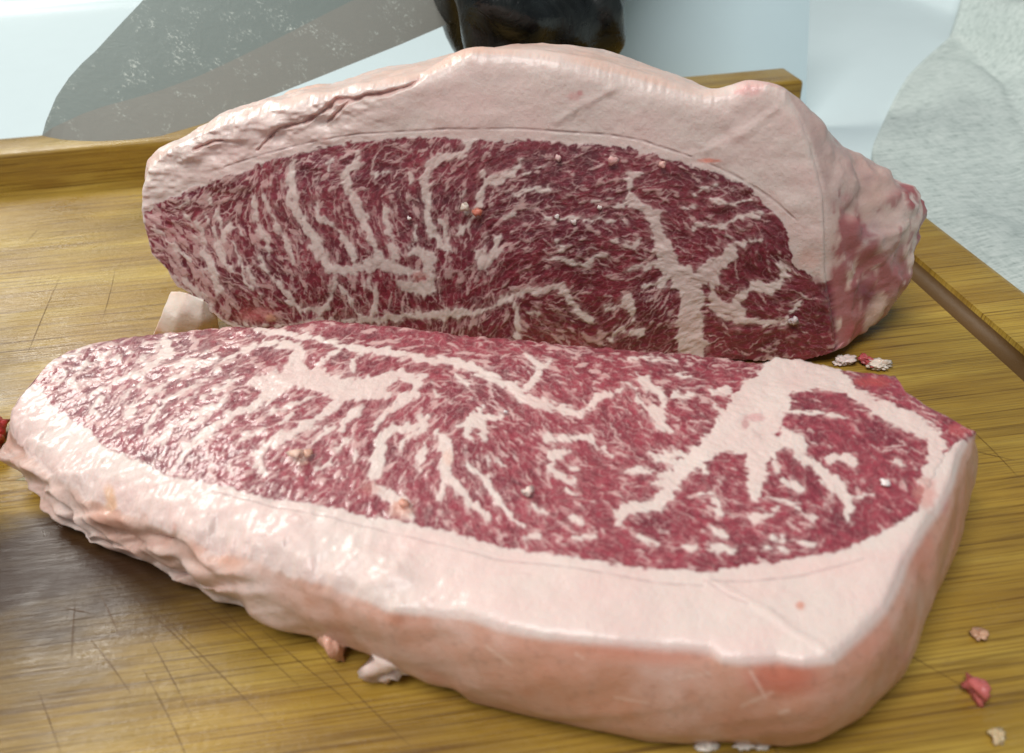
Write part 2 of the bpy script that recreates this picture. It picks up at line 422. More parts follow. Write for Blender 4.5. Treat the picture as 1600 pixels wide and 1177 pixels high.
FAT = lin(222, 203, 195); FAT_PINK = lin(208, 160, 156); LEAN_A = lin(150, 57, 70); LEAN_B = lin(104, 29, 46)
def marbling(R, veins, flow, density, lean_poly, ysc, seed, soft):
    """fat amount 0..1, lean mask 0..1 and streak value on the raster"""
    X, Y = R.X, R.Y/ysc
    fl = R.blend([(p[0], p[1], *np.array([(p[2]**2-p[3]**2), 2*p[2]*p[3]])/(p[2]**2+p[3]**2)) for p in flow], 3.2)
    ang = 0.5*np.arctan2(fl[..., 1], fl[..., 0]) + 0.35*vnoise(X/34, Y/34, seed=seed+3)
    dx, dy = np.cos(ang), np.sin(ang)
    l1 = R.lic(fbm(X/8.5, Y/8.5, seed=seed, octs=3, gain=0.6), dx, dy, 7)
    l2 = R.lic(fbm(X/4.6, Y/4.6, seed=seed+5, octs=2), dx, dy, 4)
    den = R.blend([p for p in density], 3.0)[..., 0]
    wx = R.X+3.2*vnoise(X/11, Y/11, seed=seed+1)+1.5*vnoise(X/4.2, Y/4.2, seed=seed+7)
    wy = R.Y+(3.2*vnoise(X/11, Y/11, seed=seed+2)+1.5*vnoise(X/4.2, Y/4.2, seed=seed+8))*ysc
    rng = np.random.RandomState(seed); twigs = []
    starts = [(p[0], p[1]) for P in veins for p in P for _ in range(2)]
    starts += [(rng.uniform(R.x0, R.x0+R.w), rng.uniform(R.y0, R.y0+R.h)) for _ in range(4800)]
    for x, y in starts:
        ix, iy = int(x-R.x0), int(y-R.y0)
        if not (0 <= ix < R.w and 0 <= iy < R.h) or rng.rand() > 1.25*den[iy, ix]**1.1: continue
        sg = rng.choice((-1, 1)); n = rng.randint(3, 9); w0 = rng.uniform(1.3, 3.2)*(1+1.3*(rng.rand() < 0.18))*(0.9+0.6*den[iy, ix]); P = []; turn = rng.normal(0, 0.35)
        for k in range(n):
            P.append((x, y, w0*math.sin(math.pi*(0.12+0.82*k/(n-1)))))
            ix, iy = int(np.clip(x-R.x0, 0, R.w-1)), int(np.clip(y-R.y0, 0, R.h-1)); a_ = ang[iy, ix]+turn+rng.normal(0, 0.22)
            x += sg*5.0*math.cos(a_); y += sg*5.0*math.sin(a_)*ysc
        twigs.append(np.array(P))
    tf = R.lines(twigs, R.X+1.6*vnoise(X/5, Y/5, seed=seed+1)+0.8*vnoise(X/2.3, Y/2.3, seed=seed+51), R.Y+(1.6*vnoise(X/5, Y/5, seed=seed+2)+0.8*vnoise(X/2.3, Y/2.3, seed=seed+52))*ysc, 6)
    vf = R.lines(veins, wx, wy)
    vf = vf + 6.0*(l1-0.5)+4.0*(l2-0.5)
    vein = ss(-soft, soft, vf); halo = 0.42*ss(-9, 0.5, vf)*ss(0.25, 0.7, l2); twig = 0.86*ss(-0.9, 0.9, tf)
    near = ss(-12, 2, vf)                                     # streaks gather along the veins
    patch = np.clip(0.5+0.75*fbm(X/24, Y/24, seed=seed+11, octs=3), 0, 1)
    z1 = R.lic(fbm(X/11, Y/11, seed=seed+30, octs=3, gain=0.55), dx, dy, 7, raw=True)
    z2 = R.lic(fbm(X/6.5, Y/6.5, seed=seed+31, octs=2), dx, dy, 6, raw=True)
    w1 = den*(0.10+0.80*patch)+0.10*near*den; w2 = den*(0.10+0.55*(1-patch))
    f1 = ss(w1+0.20, w1-0.12, np.abs(z1+0.35*(l2-0.5)))                     # threads
    f2 = ss(w2+0.22, w2-0.15, np.abs(z2))
    T1 = 1-(0.55*den**1.5-0.01)
    f3 = ss(T1-0.09, T1+0.10, l1+0.20*(patch-0.5)+0.25*(l2-0.5))            # flecks
    fine = np.maximum(np.maximum(0.62*f1*(0.5+0.5*l1), 0.30*f2), 0.80*f3)*ss(0.02, 0.2, den)
    lw = R.inside(lean_poly, R.X+2.5*vnoise(X/8, Y/8, seed=seed+21)+1.2*vnoise(X/3, Y/3, seed=seed+22),
                  R.Y+(2.5*vnoise(X/8, Y/8, seed=seed+23)+1.2*vnoise(X/3, Y/3, seed=seed+24))*ysc)
    lean = ss(-1.6, 1.6, lw+5.0*(l1-0.55)*ss(12, 0, np.abs(lw)))
    fat = np.maximum(np.maximum(vein, fine), np.maximum(twig, halo))
    return dict(fat=fat, vein=vein, lean=lean, l1=l1, l2=l2, sd=lw, patch=patch)

ROAST_VEINS = parse('''
A 815,240,34 822,330,42 830,440,38 870,520,36 930,620,44 960,690,50 1010,740,50
A 1140,190,26 1130,250,44 1090,300,56 1100,370,48 1140,450,42 1180,530,42 1220,610,42 1250,680,42 1260,730,44
A 1600,200,40 1560,215,56 1500,260,56 1490,350,52 1490,450,48 1500,540,46 1540,610,36 1580,660,30
B 130,210,50 230,190,50 258,120,46
A 1010,770,44 1100,770,46 1250,742,56 1350,760,50 1440,790,46 1520,800,36
A 1380,860,60 1450,865,90 1510,860,70
A 1430,560,22 1430,640,28 1460,700,38 1510,760,46 1525,830,50
A 1040,830,36 1020,900,36 990,960,46 950,985,42 870,960,32 820,900,28 760,850,22 700,790,20
A 1060,850,30 1100,900,26 1130,960,26 1160,1000,24
A 1200,830,30 1240,900,32 1230,980,32
A 690,350,22 690,430,22 720,510,18 760,570,22 810,650,24 840,740,26
A 600,350,16 630,440,22 640,540,26 690,620,26 700,680,22
A 330,540,24 360,600,32 380,680,42 410,760,48 450,840,52 470,870,34
A 940,440,34 950,510,22 1020,540,30 1070,600,32 1110,660,36 1130,720,36
A 1270,450,20 1290,540,26 1320,620,26 1340,700,26
A 1010,220,20 1000,270,26
A 1400,290,24 1420,330,20
A 1240,300,24 1300,288,22
A 480,1060,14 760,1050,20 900,1035,24 1200,1030,28 1420,1005,30 1600,985,32
B 0,970,28 150,970,36 350,940,36 460,870,38 560,842,42 700,832,44 740,880,48 790,960,38 850,990,26
A 500,540,18 470,620,34 440,650,34
A 280,830,34 350,890,34 420,950,26
A 130,560,16 200,640,20 300,720,20
A 660,720,24 720,800,20 780,870,20 830,940,20
A 770,600,28 800,640,34 820,700,24
A 240,470,16 300,540,18 330,620,16
A 400,420,16 440,520,20 480,600,18
A 520,640,18 560,720,20 590,800,18 620,870,14
A 600,760,18 650,840,20 700,920,16
A 170,480,14 230,470,16 300,440,14
A 480,560,16 540,560,18 570,600,14
A 380,500,14 430,600,22 470,700,24 520,780,18
B 330,270,34 330,340,46 310,420,40 270,500,26 200,580,26
B 340,330,42 420,310,32 490,250,26 540,210,24
B 350,600,16 330,650,34 340,690,50
B 405,590,22 385,650,48 345,720,60 345,770,22
B 280,660,30 330,690,60
B 230,380,16 215,430,20 240,470,14
B 600,360,26 650,335,22
B 690,610,24 702,650,26
B 620,690,16 680,690,26 760,715,34 820,715,30 860,680,22 920,670,12
B 1030,290,34 1030,370,36 1050,420,46 1120,460,56 1160,520,64 1180,600,84 1200,680,96 1240,750,106 1310,810,116 1340,880,106 1330,980,126 1330,1080,138 1340,1180,140
B 1030,300,34 1100,280,22
B 1200,720,46 1120,730,34 1040,750,24
B 1250,790,46 1180,820,30 1110,830,18
B 1370,800,60 1430,720,48 1500,700,36 1549,680,34
B 920,940,34 990,920,30 1040,880,34 1050,990,30
B 1040,1040,20 1090,1050,36
B 930,1080,20 1000,1040,24
B 480,900,18 490,980,24 490,1060,38
B 540,950,16 590,970,26
B 960,600,14 1040,630,20 1100,610,14
B 470,390,12 640,330,10
B 500,300,9 650,230,9
B 640,500,10 740,490,14 1030,515,8
B 430,490,9 540,480,9
B 0,650,50 60,690,60 50,760,60
B 1340,560,34 1400,530,20 1549,560,12
B 1350,380,28 1450,350,20
B 1300,450,14 1400,440,12
B 110,500,24 150,560,20 150,640,28
B 950,440,10 1090,420,8
B 860,420,8 1000,390,8
C 220,690,48 165,760,40 146,830,34 170,890,44 250,920,46 235,870,34 300,820,40 370,830,36 420,770,38 400,735,24
C 60,830,60 130,780,50 200,705,40
C 150,900,36 220,945,36 330,945,24 410,950,20
C 330,560,10 250,560,14 180,600,10
C 330,640,10 260,660,12 200,640,8
C 120,470,12 200,520,10 290,500,8
C 480,860,10 450,900,18 420,940,12
''')
ROAST_LEAN = [(221, 334), (262, 312), (300, 297), (341, 279), (387, 265), (425, 250), (469, 240), (512, 231), (559, 222), (622, 217),
              (700, 217), (747, 219), (811, 221), (908, 226), (973, 229), (1021, 243), (1070, 256), (1112, 270), (1165, 291), (1207, 329),
              (1228, 352), (1232, 389), (1245, 418), (1275, 442), (1345, 446), (1345, 482), (1345, 525), (1345, 610), (900, 640), (450, 560),
              (375, 510), (341, 493), (309, 469), (283, 446), (264, 424), (240, 399), (228, 367)]
ROAST_FLOW = [(250, 360, 1, .8), (330, 400, .5, 1), (330, 320, .7, -.6), (450, 350, .4, 1), (420, 460, .6, 1), (560, 380, .4, 1), (560, 250, 1, -.6), (650, 350, .12, 1),
              (700, 250, 1, -.6), (770, 280, 1, -.7), (760, 480, .5, -1), (660, 490, .15, 1), (900, 255, 1, -.25), (900, 330, 1, -.12), (890, 430, 1, -.45),
              (1000, 480, 1, -.9), (960, 390, 1, .1), (1130, 300, 1, .15), (1080, 350, .8, .3), (1190, 400, .7, .8), (1240, 480, 1, .2), (850, 515, .8, .6), (560, 480, .2, 1),
              (1000, 520, 1, -.4), (1200, 530, 1, -.2)]
ROAST_DENS = [(250, 350, .55), (330, 400, .58), (420, 330, .45), (420, 440, .48), (540, 300, .32), (600, 360, .30), (520, 470, .38), (700, 300, .24), (680, 480, .30),
              (800, 280, .22), (800, 400, .24), (900, 340, .24), (760, 480, .33), (940, 440, .22), (900, 520, .28), (1100, 320, .20), (1180, 360, .14), (1230, 440, .16), (1200, 530, .14), (1000, 500, .22), (650, 250, .22)]

STEAK_VEINS = parse('''
D 890,725,30 930,670,40 1000,620,42 1080,560,42 1180,500,42 1290,440,46 1400,360,56 1450,330,70
D 1290,770,44 1290,700,46 1330,650,42 1430,610,42 1500,560,42 1591,500,42
D 640,510,26 680,460,28 760,390,28 850,330,32 920,290,36
D 720,590,30 760,510,32 830,430,32 900,390,28 1000,340,26 1090,290,20
D 930,290,32 1050,240,28 1150,210,28 1260,160,32 1380,150,32 1480,160,42 1500,200,42
D 1330,370,76 1480,300,86 1591,290,60
D 820,130,56 835,200,56 770,240,46 690,300,36 600,320,34
D 540,190,30 480,230,32 400,270,36 330,290,24
D 500,420,36 460,460,36 480,500,26
D 300,170,40 420,150,52 360,210,44 240,250,30
D 950,550,22 1080,470,22 1130,420,20
D 1140,730,26 1160,790,26
D 800,640,20 860,570,26 960,500,26 1050,470,20
D 560,230,20 640,190,22 720,150,18
D 250,320,20 330,330,24 380,360,18
D 600,420,18 650,380,20 720,330,18
D 430,400,18 500,370,18 570,330,18
D 1000,430,20 1080,390,22 1160,340,18
D 930,440,18 980,400,18
D 560,600,18 600,560,18 640,570,12
D 680,240,16 760,180,18 830,130,30
D 1190,620,22 1260,590,22 1330,560,20
D 1330,490,18 1420,470,16
D 880,260,24 960,230,24 1040,190,18
E 0,80,34 120,100,36 250,110,28 400,150,28 520,180,36 700,200,38 850,230,42 980,240,46 1080,280,42 1200,330,42 1280,370,46 1320,420,52 1420,450,52 1591,490,50
F 0,200,36 60,260,46 170,290,46 330,340,46 380,310,36 430,260,44 540,230,20
E 0,350,66 100,320,56 200,250,64 200,160,54
E 200,320,90 400,360,104 560,360,86 650,320,66 720,300,56 800,340,56 830,310,34
E 400,400,74 540,400,74 640,400,50
E 480,290,34 490,230,30 530,190,26
E 270,280,34 340,230,26 400,190,20
E 0,690,40 30,680,42 100,620,46 200,590,42 310,520,42 380,450,50 420,420,46
E 420,560,34 470,510,40 540,460,34
E 250,660,20 310,610,22 380,560,28
E 590,570,34 640,490,44 720,430,46 790,400,54 800,350,36
E 590,790,74 610,700,72 630,610,54 700,570,44 790,560,34 840,500,34
E 720,650,24 760,600,26 830,570,34 850,510,24
E 1110,470,40 1100,530,100 1060,550,56 980,560,14
E 1060,560,50 1050,620,34
E 1130,560,52 1140,635,30
E 1150,520,34 1210,510,14
E 900,600,42 940,640,54 950,720,62 940,820,54 910,910,42
E 960,830,52 1010,880,44 1080,940,44 1150,1010,34
E 1060,770,16 1140,830,26 1200,930,30 1270,1010,26 1330,1060,22
E 840,650,18 820,730,36 810,790,28
E 1450,630,44 1530,620,30 1591,620,24
E 1480,700,42 1540,670,24
E 1140,720,22 1160,760,24
E 1205,735,22 1220,750,18
E 600,860,60 720,930,70 760,1000,60
E 1470,760,24 1591,840,20
E 410,660,42 460,620,30
E 1340,200,20 1380,250,36 1420,270,52 1470,230,24
E 1420,290,34 1340,380,30
E 300,760,20 380,740,24
E 150,470,24 240,430,24 300,400,22
E 120,540,18 180,500,18
E 1380,960,26 1440,990,20
E 1530,870,24 1591,900,24
E 870,340,22 900,400,18
E 1000,300,18 1080,380,20
E 480,720,20 500,690,18
F 100,80,22 135,110,46 170,100,44 200,70,20
F 130,130,34 90,190,26 50,230,20
F 620,140,18 680,190,54 730,240,46 760,290,36 720,340,44
F 560,180,14 610,230,22 640,290,36 700,330,54 740,390,54 780,430,34
F 810,240,44 880,250,34 900,240,14
F 1330,60,90 1280,160,110 1200,240,136 1140,330,170 1080,430,160 960,530,104 860,600,84 800,690,84 740,780,74 620,800,54 550,820,54 530,890,42
F 1330,100,160 1420,150,170 1560,140,150
F 1330,150,170 1260,270,210 1200,400,210 1130,480,130
F 1180,480,120 1230,520,150
F 1330,280,124 1290,360,116 1250,440,136 1220,560,130 1210,680,96 1210,780,36
F 1250,470,110 1380,500,70 1450,520,40
F 970,490,34 1000,450,24
F 1000,230,50 1060,220,44 1080,240,24
F 1050,330,40 1010,300,20
F 1010,430,50 960,460,26
F 890,560,60 830,540,34 790,520,16
F 760,700,50 690,690,24
F 820,640,60 740,650,22
F 1290,560,40 1330,640,24
F 930,600,40 960,640,20
F 690,530,34 760,560,44 860,590,44
F 170,460,44 260,450,34 380,450,40 430,500,34 500,540,24
F 200,540,52 260,520,34
F 190,610,20 260,650,30 310,700,24
F 305,605,22 330,620,18
F 560,630,26 640,620,34 690,630,20
F 1010,780,34 1040,830,44
F 1000,920,34 1050,940,44
F 1010,1000,44 1100,1010,44
F 930,740,24 1010,740,24
F 1200,860,44 1280,850,30 1320,820,16
F 1300,960,34 1400,970,26 1500,990,20
F 1270,770,30 1400,800,22 1500,870,26
F 280,850,34 350,890,20
F 80,940,44 140,950,34
F 320,960,34 400,960,16
F 850,1000,34 900,1010,26
F 580,60,14 700,70,26 820,75,16
F 820,140,24 890,160,18
F 640,960,30 720,1000,20
G 470,560,54 560,600,54 640,680,64 700,740,64 720,800,44 710,870,20
G 620,560,42 700,560,52 740,590,34
G 740,240,74 830,290,84 930,350,94 1040,390,94 1140,440,74 1160,520,90 1140,600,90 1100,680,70
G 400,430,54 480,500,64 460,540,44
G 740,750,22 830,740,18
G 440,340,16 600,360,12 760,380,12
G 420,80,110 560,140,130 700,190,100
G 960,560,22 990,600,14
G 400,680,44 480,720,44
G 300,1000,30 420,1010,20
G 960,880,16 1040,850,20
''')
STEAK_LEAN = [(47, 594), (63, 603), (79, 628), (107, 650), (141, 669), (157, 691), (204, 713), (251, 735), (314, 747), (361, 758), (424, 773),
              (504, 786), (576, 804), (651, 818), (714, 832), (777, 851), (847, 865), (894, 872), (941, 883), (1020, 890), (1114, 892), (1208, 877),
              (1300, 864), (1351, 845), (1402, 820), (1433, 798), (1446, 766), (1470, 720), (1484, 696), (1540, 668), (1400, 570), (1200, 540), (480, 480), (100, 520), (30, 580)]
STEAK_FLOW = [(120, 600, 1, -.55), (180, 640, .7, -.8), (250, 690, .6, -1), (330, 650, 1, -.8), (430, 610, 1, -.6), (470, 700, 1, -.85), (560, 720, .6, -1), (600, 620, 1, -.65),
              (650, 700, .35, -1), (720, 760, .25, 1), (800, 800, .65, 1), (900, 820, 1, .7), (1050, 860, 1, .45), (1200, 850, 1, .25), (950, 555, 1, .12), (750, 535, 1, .25),
              (860, 700, .5, .5), (1000, 650, .6, .7), (1300, 680, .8, .45), (1350, 760, .8, .8), (1300, 620, 1, .25), (300, 540, 1, -.45), (860, 600, .8, .5), (1130, 560, 1, .05), (1450, 650, 1, .5)]
STEAK_DENS = [(100, 590, .60), (180, 640, .58), (250, 690, .56), (300, 560, .52), (330, 640, .48), (420, 600, .42), (460, 740, .42), (540, 720, .36), (520, 540, .34), (640, 660, .32), (650, 780, .34),
              (760, 720, .30), (820, 790, .26), (700, 530, .38), (900, 560, .36), (1000, 560, .34), (860, 680, .30), (960, 720, .26), (950, 840, .26), (1100, 850, .20), (1250, 840, .20), (1330, 660, .14), (1380, 740, .16), (1300, 700, .16), (1470, 660, .2)]

def face_colours(R, fld, px, seed, tint, extra):
    """vertex colours of a cut face: lean, marbling and cut fat, plus traced marks"""
    g = lambda k: R.sample(fld[k], px)
    fat, vein, lean, l1, l2, patch = (g(k) for k in ('fat', 'vein', 'lean', 'l1', 'l2', 'patch'))
    n1 = fbm(px[:, 0]/60, px[:, 1]/45, seed=seed+40, octs=3); n2 = fbm(px[:, 0]/9, px[:, 1]/7, seed=seed+41, octs=3)
    mixr = np.clip(0.5+0.55*n1+0.35*(l2-0.5)+tint, 0, 1)[:, None]
    red = LEAN_A*mixr+LEAN_B*(1-mixr); red = red*(1+0.30*n2[:, None])*(1-0.22*ss(0.72, 0.92, 1-l1))[:, None]
    fc = FAT*(1+0.03*n2[:, None]); k = np.clip(0.12+0.75*(1-vein)*(1-0.3*l1)+0.25*n1, 0, 0.8)[:, None]
    fc_in = fc*(1-k)+FAT_PINK*k
    f = fat[:, None]; inner = red*(1-f)+fc_in*f
    capc = FAT*(1-0.05*np.abs(n2[:, None]))
    kb = np.clip(0.18+0.5*fbm(px[:, 0]/90, px[:, 1]/40, seed=seed+42), 0, 0.5)[:, None]
    capc = capc*(1-kb)+lin(226, 190, 184)*kb
    c = capc*(1-lean[:, None])+inner*lean[:, None]
    for cx, cy, rx, ry, col, am in extra:
        d = np.hypot((px[:, 0]-cx)/rx, (px[:, 1]-cy)/ry)+0.35*n2
        kk = (am*ss(1.0, 0.3, d))[:, None]; c = c*(1-kk)+lin(*col)*kk
    return np.clip(c, 0.003, 0.95), fat, vein, lean, l1, l2

def resample_curve(ab, a):
    o = np.argsort(ab[:, 0], kind='stable') if False else slice(None)
    x = np.maximum.accumulate(ab[o, 0]+np.arange(len(ab))*1e-7); return np.interp(a, x, ab[o, 1])
def smooth1(y, k):
    p = np.pad(y, k, mode='edge'); ker = np.hanning(2*k+3)[1:-1]; ker /= ker.sum()
    return np.convolve(p, ker, 'valid')

def split_body(root, V, Fface, Fside, cols, kind_face, names, nrm):
    """kind_face: 0 lean, 1 marbling, 2 fat cap for every quad of the cut face"""
    for k, (nm, mat, kind) in enumerate(names):
        Fc = Fface[kind_face == k]
        if k == 2: Fc = np.vstack([Fc, Fside])
        me = np_mesh(nm, V, Fc, cols, None, nrm)
        o = link_mesh(nm, me, M[mat], root)
        if kind: o['kind'] = kind

def grid_faces(nu, nv):
    i, j = np.meshgrid(np.arange(nu), np.arange(nv), indexing='ij'); a = i*(nv+1)+j
    return np.stack([a, a+nv+1, a+nv+2, a+1], -1).reshape(-1, 4)
def side_faces(per, first, nr):
    """per: indices of the perimeter loop; rings stored from index 'first'"""
    n = len(per); out = []; prev = per
    for r in range(nr):
        cur = first+r*n+np.arange(n)
        out.append(np.stack([prev, cur, np.roll(cur, -1), np.roll(prev, -1)], -1)); prev = cur
    return np.vstack(out), prev

def mark_lines(px, polys, pad=14):
    """as Raster.lines for scattered points"""
    out = np.full(len(px), -99.0)
    for P in polys:
        for a, b in zip(P, P[1:]):
            m = max(a[2], b[2])/2+pad
            sel = np.where((px[:, 0] > min(a[0], b[0])-m) & (px[:, 0] < max(a[0], b[0])+m) & (px[:, 1] > min(a[1], b[1])-m) & (px[:, 1] < max(a[1], b[1])+m))[0]
            if not len(sel): continue
            q = px[sel]; d = b[:2]-a[:2]; t = np.clip(((q-a[:2]) @ d)/max(d @ d, 1e-9), 0, 1)
            v = (a[2]+(b[2]-a[2])*t)/2-np.hypot(q[:, 0]-a[0]-t*d[0], q[:, 1]-a[1]-t*d[1])
            out[sel] = np.maximum(out[sel], v)
    return out

# ------------------------------------------------------------------ the steak, lying cut side up
STEAK_YAW = math.radians(-14)
def make_steak():
    root = empty('steak', (0.01, 0.165, 0.0))
    tag(root, 'thick raw marbled steak lying cut side up on the board in front of the roast', 'steak')
    q0 = on_z(1250, 1020, 0.031)
    u = np.array([math.cos(STEAK_YAW), math.sin(STEAK_YAW), 0]); v = np.array([-math.sin(STEAK_YAW), math.cos(STEAK_YAW), 0])
    zt = lambda a: 0.0325-0.011*ss(-0.115, -0.205, a)
    def ab_of(x, y):
        z = 0.032
        for _ in range(8):
            P = on_z(x, y, z); z = float(zt(np.array((P-q0) @ u)))
        return ((P-q0) @ u, (P-q0) @ v)
    back = [(6, 638), (9, 624), (25, 610), (46, 600), (52, 584), (62, 570), (80, 558), (112, 545), (150, 532), (200, 523), (260, 515), (330, 510), (400, 510), (440, 508), (478, 501), (500, 498),
            (560, 503), (620, 508), (660, 513), (720, 521), (800, 528), (880, 535), (960, 540), (1060, 548), (1110, 552), (1195, 562), (1212, 553), (1260, 561), (1320, 571), (1385, 581), (1398, 580), (1412, 604),
            (1450, 630), (1480, 645), (1505, 660), (1526, 671)]
    front = [(6, 638), (10, 655), (30, 680), (60, 706), (95, 735), (130, 752), (170, 768), (205, 780), (245, 795), (290, 812), (340, 830), (400, 848), (440, 862), (500, 882), (540, 896), (580, 916), (612, 932),
             (660, 936), (720, 946), (780, 968), (850, 985), (952, 995), (1070, 1000), (1110, 1004), (1130, 1020), (1159, 1022), (1216, 1018), (1256, 1027), (1301, 1021), (1338, 987), (1382, 942), (1403, 900), (1412, 872),
             (1432, 842), (1452, 805), (1470, 785), (1488, 745), (1498, 705), (1510, 682), (1526, 671)]
    bottom = [(40, 700), (57, 732), (79, 764), (97, 793), (130, 822), (162, 850), (203, 870), (231, 880), (275, 884), (292, 907), (324, 921), (352, 943), (389, 949), (417, 959), (430, 980), (466, 994), (500, 1000),
              (518, 1010), (560, 1014), (600, 1030), (640, 1052), (682, 1072), (717, 1082), (740, 1101), (784, 1111), (848, 1127), (950, 1147), (1013, 1162), (1078, 1166), (1135, 1162), (1224, 1168), (1265, 1162), (1309, 1137),
              (1346, 1109), (1378, 1075), (1391, 1052), (1419, 983), (1452, 902), (1468, 849), (1478, 800), (1488, 760)]
    B = np.array([ab_of(*p) for p in back]); Fr = np.array([ab_of(*p) for p in front])
    Bo = np.array([((on_z(*p)-q0) @ u, (on_z(*p)-q0) @ v) for p in bottom])
    nu, nv = 1000, 330
    s = np.linspace(0, 1, nu+1); sa = 0.72*s+0.28*(0.5-0.5*np.cos(np.pi*s))
    a0 = max(B[0, 0], Fr[0, 0]); a1 = min(B[-1, 0], Fr[-1, 0]); a = a0+(a1-a0)*sa
    rag = lambda k, amp: amp*fbm(a*420, a*0+k, seed=60+k, octs=4)*np.minimum(1, np.minimum(s, 1-s)*40)
    bk = resample_curve(B, a)+rag(1, 0.0009); ft = resample_curve(Fr, a)+rag(2, 0.0011)*(0.14+0.86*ss(0.55, 0.35, s))
    t = np.linspace(0, 1, nv+1)[None, :]; A = np.repeat(a[:, None], nv+1, 1); Bv = ft[:, None]*(1-t)+bk[:, None]*t
    P = q0*[1, 1, 0]+A[..., None]*u+Bv[..., None]*v; P[..., 2] = zt(A)
    V0 = P.reshape(-1, 3); px = to_px(V0)
    R = Raster(-10, 470, 1560, 1060)
    fld = marbling(R, STEAK_VEINS, STEAK_FLOW, STEAK_DENS, STEAK_LEAN, 0.72, 3, 2.7)
    extra = [(575, 762, 22, 16, (196, 130, 120), .45), (628, 795, 26, 20, (222, 176, 160), .75), (625, 790, 14, 9, (206, 140, 118), .5), (700, 718, 14, 18, (216, 176, 160), .6), (470, 714, 16, 12, (226, 188, 170), .8),
             (1365, 595, 42, 13, (176, 72, 70), .8), (1252, 945, 12, 9, (206, 140, 120), .8), (1445, 770, 26, 34, (206, 140, 130), .6), (1500, 670, 22, 14, (190, 90, 90), .6),
             (165, 762, 12, 20, (220, 176, 140), .8), (215, 790, 10, 14, (206, 160, 140), .6), (265, 805, 9, 9, (206, 140, 120), .7), (1180, 655, 20, 9, (206, 150, 150), .6), (1165, 665, 8, 12, (170, 90, 96), .5)]
    cols, fat, vein, lean, l1, l2 = face_colours(R, fld, px, 3, 0.30, extra)
    memb = mark_lines(px, parse('''P 330,762,2 420,783,2 500,800,2.2 590,822,2.2 700,850,2 780,872,2 850,881,2.6 931,895,2.8 1033,911,3 1100,914,2
P 1100,908,2.4 1180,907,2.4 1256,897,2.6 1350,873,2
P 1100,905,3 1135,928,2.4 1170,944,2'''))
    mk = (ss(-1.6, 1.0, memb)*(1-lean)*(0.55+0.35*vnoise(px[:, 0]/13, px[:, 1]/13, seed=8)))[:, None]
    cols = cols*(1-0.5*mk)+lin(150, 118, 120)*0.5*mk
    ridge = mark_lines(px, parse('P 1105,905,7 1150,930,8 1200,955,8 1240,985,9 1290,1015,8\nP 490,501,14 560,507,12 640,515,9 700,524,6'))
    # relief of the cut face: proud fat, fibre grain, undulation, hanging edge
    h = 0.00012*fat*lean+0.00014*(l1-0.5)*lean+0.00012*(l2-0.5)*lean
    h += 0.0011*fbm(V0[:, 0]*45, V0[:, 1]*45, seed=70, octs=3)+0.00010*fbm(V0[:, 0]*420, V0[:, 1]*420, seed=71, octs=2)
    h += 0.0003*ss(-7, 5, ridge)-0.00030*mk[:, 0]
    edge_d = np.minimum(t*(bk-ft)[:, None], (1-t)*(bk-ft)[:, None]).reshape(-1)
    h -= 0.0009*np.exp(-edge_d/0.0012)
    soft_left = ss(0.62, 0.45, np.repeat(sa, nv+1))*np.exp(-((t*(bk-ft)[:, None]).reshape(-1))/0.010)
    h -= 0.0055*soft_left*(0.7+0.6*fbm(V0[:, 0]*120, V0[:, 1]*120, seed=72))
    V0 = V0+np.array([0, 0, 1.0])*h[:, None]
    fx = 0.0
    Ff = grid_faces(nu, nv)
    # side wall
    idx = lambda i, j: i*(nv+1)+j
    pf = idx(np.arange(nu+1), 0); pb = idx(np.arange(nu, -1, -1), nv)
    per = np.concatenate([pf, pb[1:-1]])
    top = V0[per]
    ab = Bo[0, 0]+(Bo[-1, 0]-Bo[0, 0])*sa; bb = smooth1(resample_curve(Bo, ab), 4)
    botF = q0*[1, 1, 0]+ab[:, None]*u+bb[:, None]*v
    bkA = a[::-1][1:-1]; bkB = bk[::-1][1:-1]
    inset = 0.004*np.sin(np.pi*np.linspace(0, 1, len(bkA)))
    botB = q0*[1, 1, 0]+(bkA*0.985)[:, None]*u+(bkB-inset)[:, None]*v
    # meet the front bottom at both ends
    kR = ss(60, 0, np.arange(len(bkA)))[:, None]; kL = ss(60, 0, np.arange(len(bkA))[::-1])[:, None]
    botB = botB*(1-kR)+botF[-1]*kR; botB = botB*(1-kL)+botF[0]*kL
    bot = np.vstack([botF, botB]); bot[:, 2] = 0.0006
    nr = 56; n = len(per)
    top_s = np.stack([np.convolve(np.concatenate([top[-24:, j], top[:, j], top[:24, j]]), np.hanning(51)[1:-1]/np.hanning(51).sum(), 'valid') for j in range(3)], 1)
    cen = bot.mean(0); tang = np.roll(top, -3, 0)-np.roll(top, 3, 0); out = np.stack([tang[:, 1], -tang[:, 0], 0*tang[:, 0]], 1)
    out /= np.maximum(np.linalg.norm(out, axis=1, keepdims=True), 1e-9)
    for j in range(3): out[:, j] = np.convolve(np.concatenate([out[-20:, j], out[:, j], out[:20, j]]), np.ones(41)/41, 'valid')
    arc = np.concatenate([[0], np.cumsum(np.linalg.norm(np.diff(top, axis=0), axis=1))])
    isf = np.concatenate([np.ones(nu+1), np.zeros(n-nu-1)])
    sfrac = np.concatenate([sa, sa[::-1][1:-1]])
    lump = isf*ss(0.50, 0.34, sfrac); rings = []
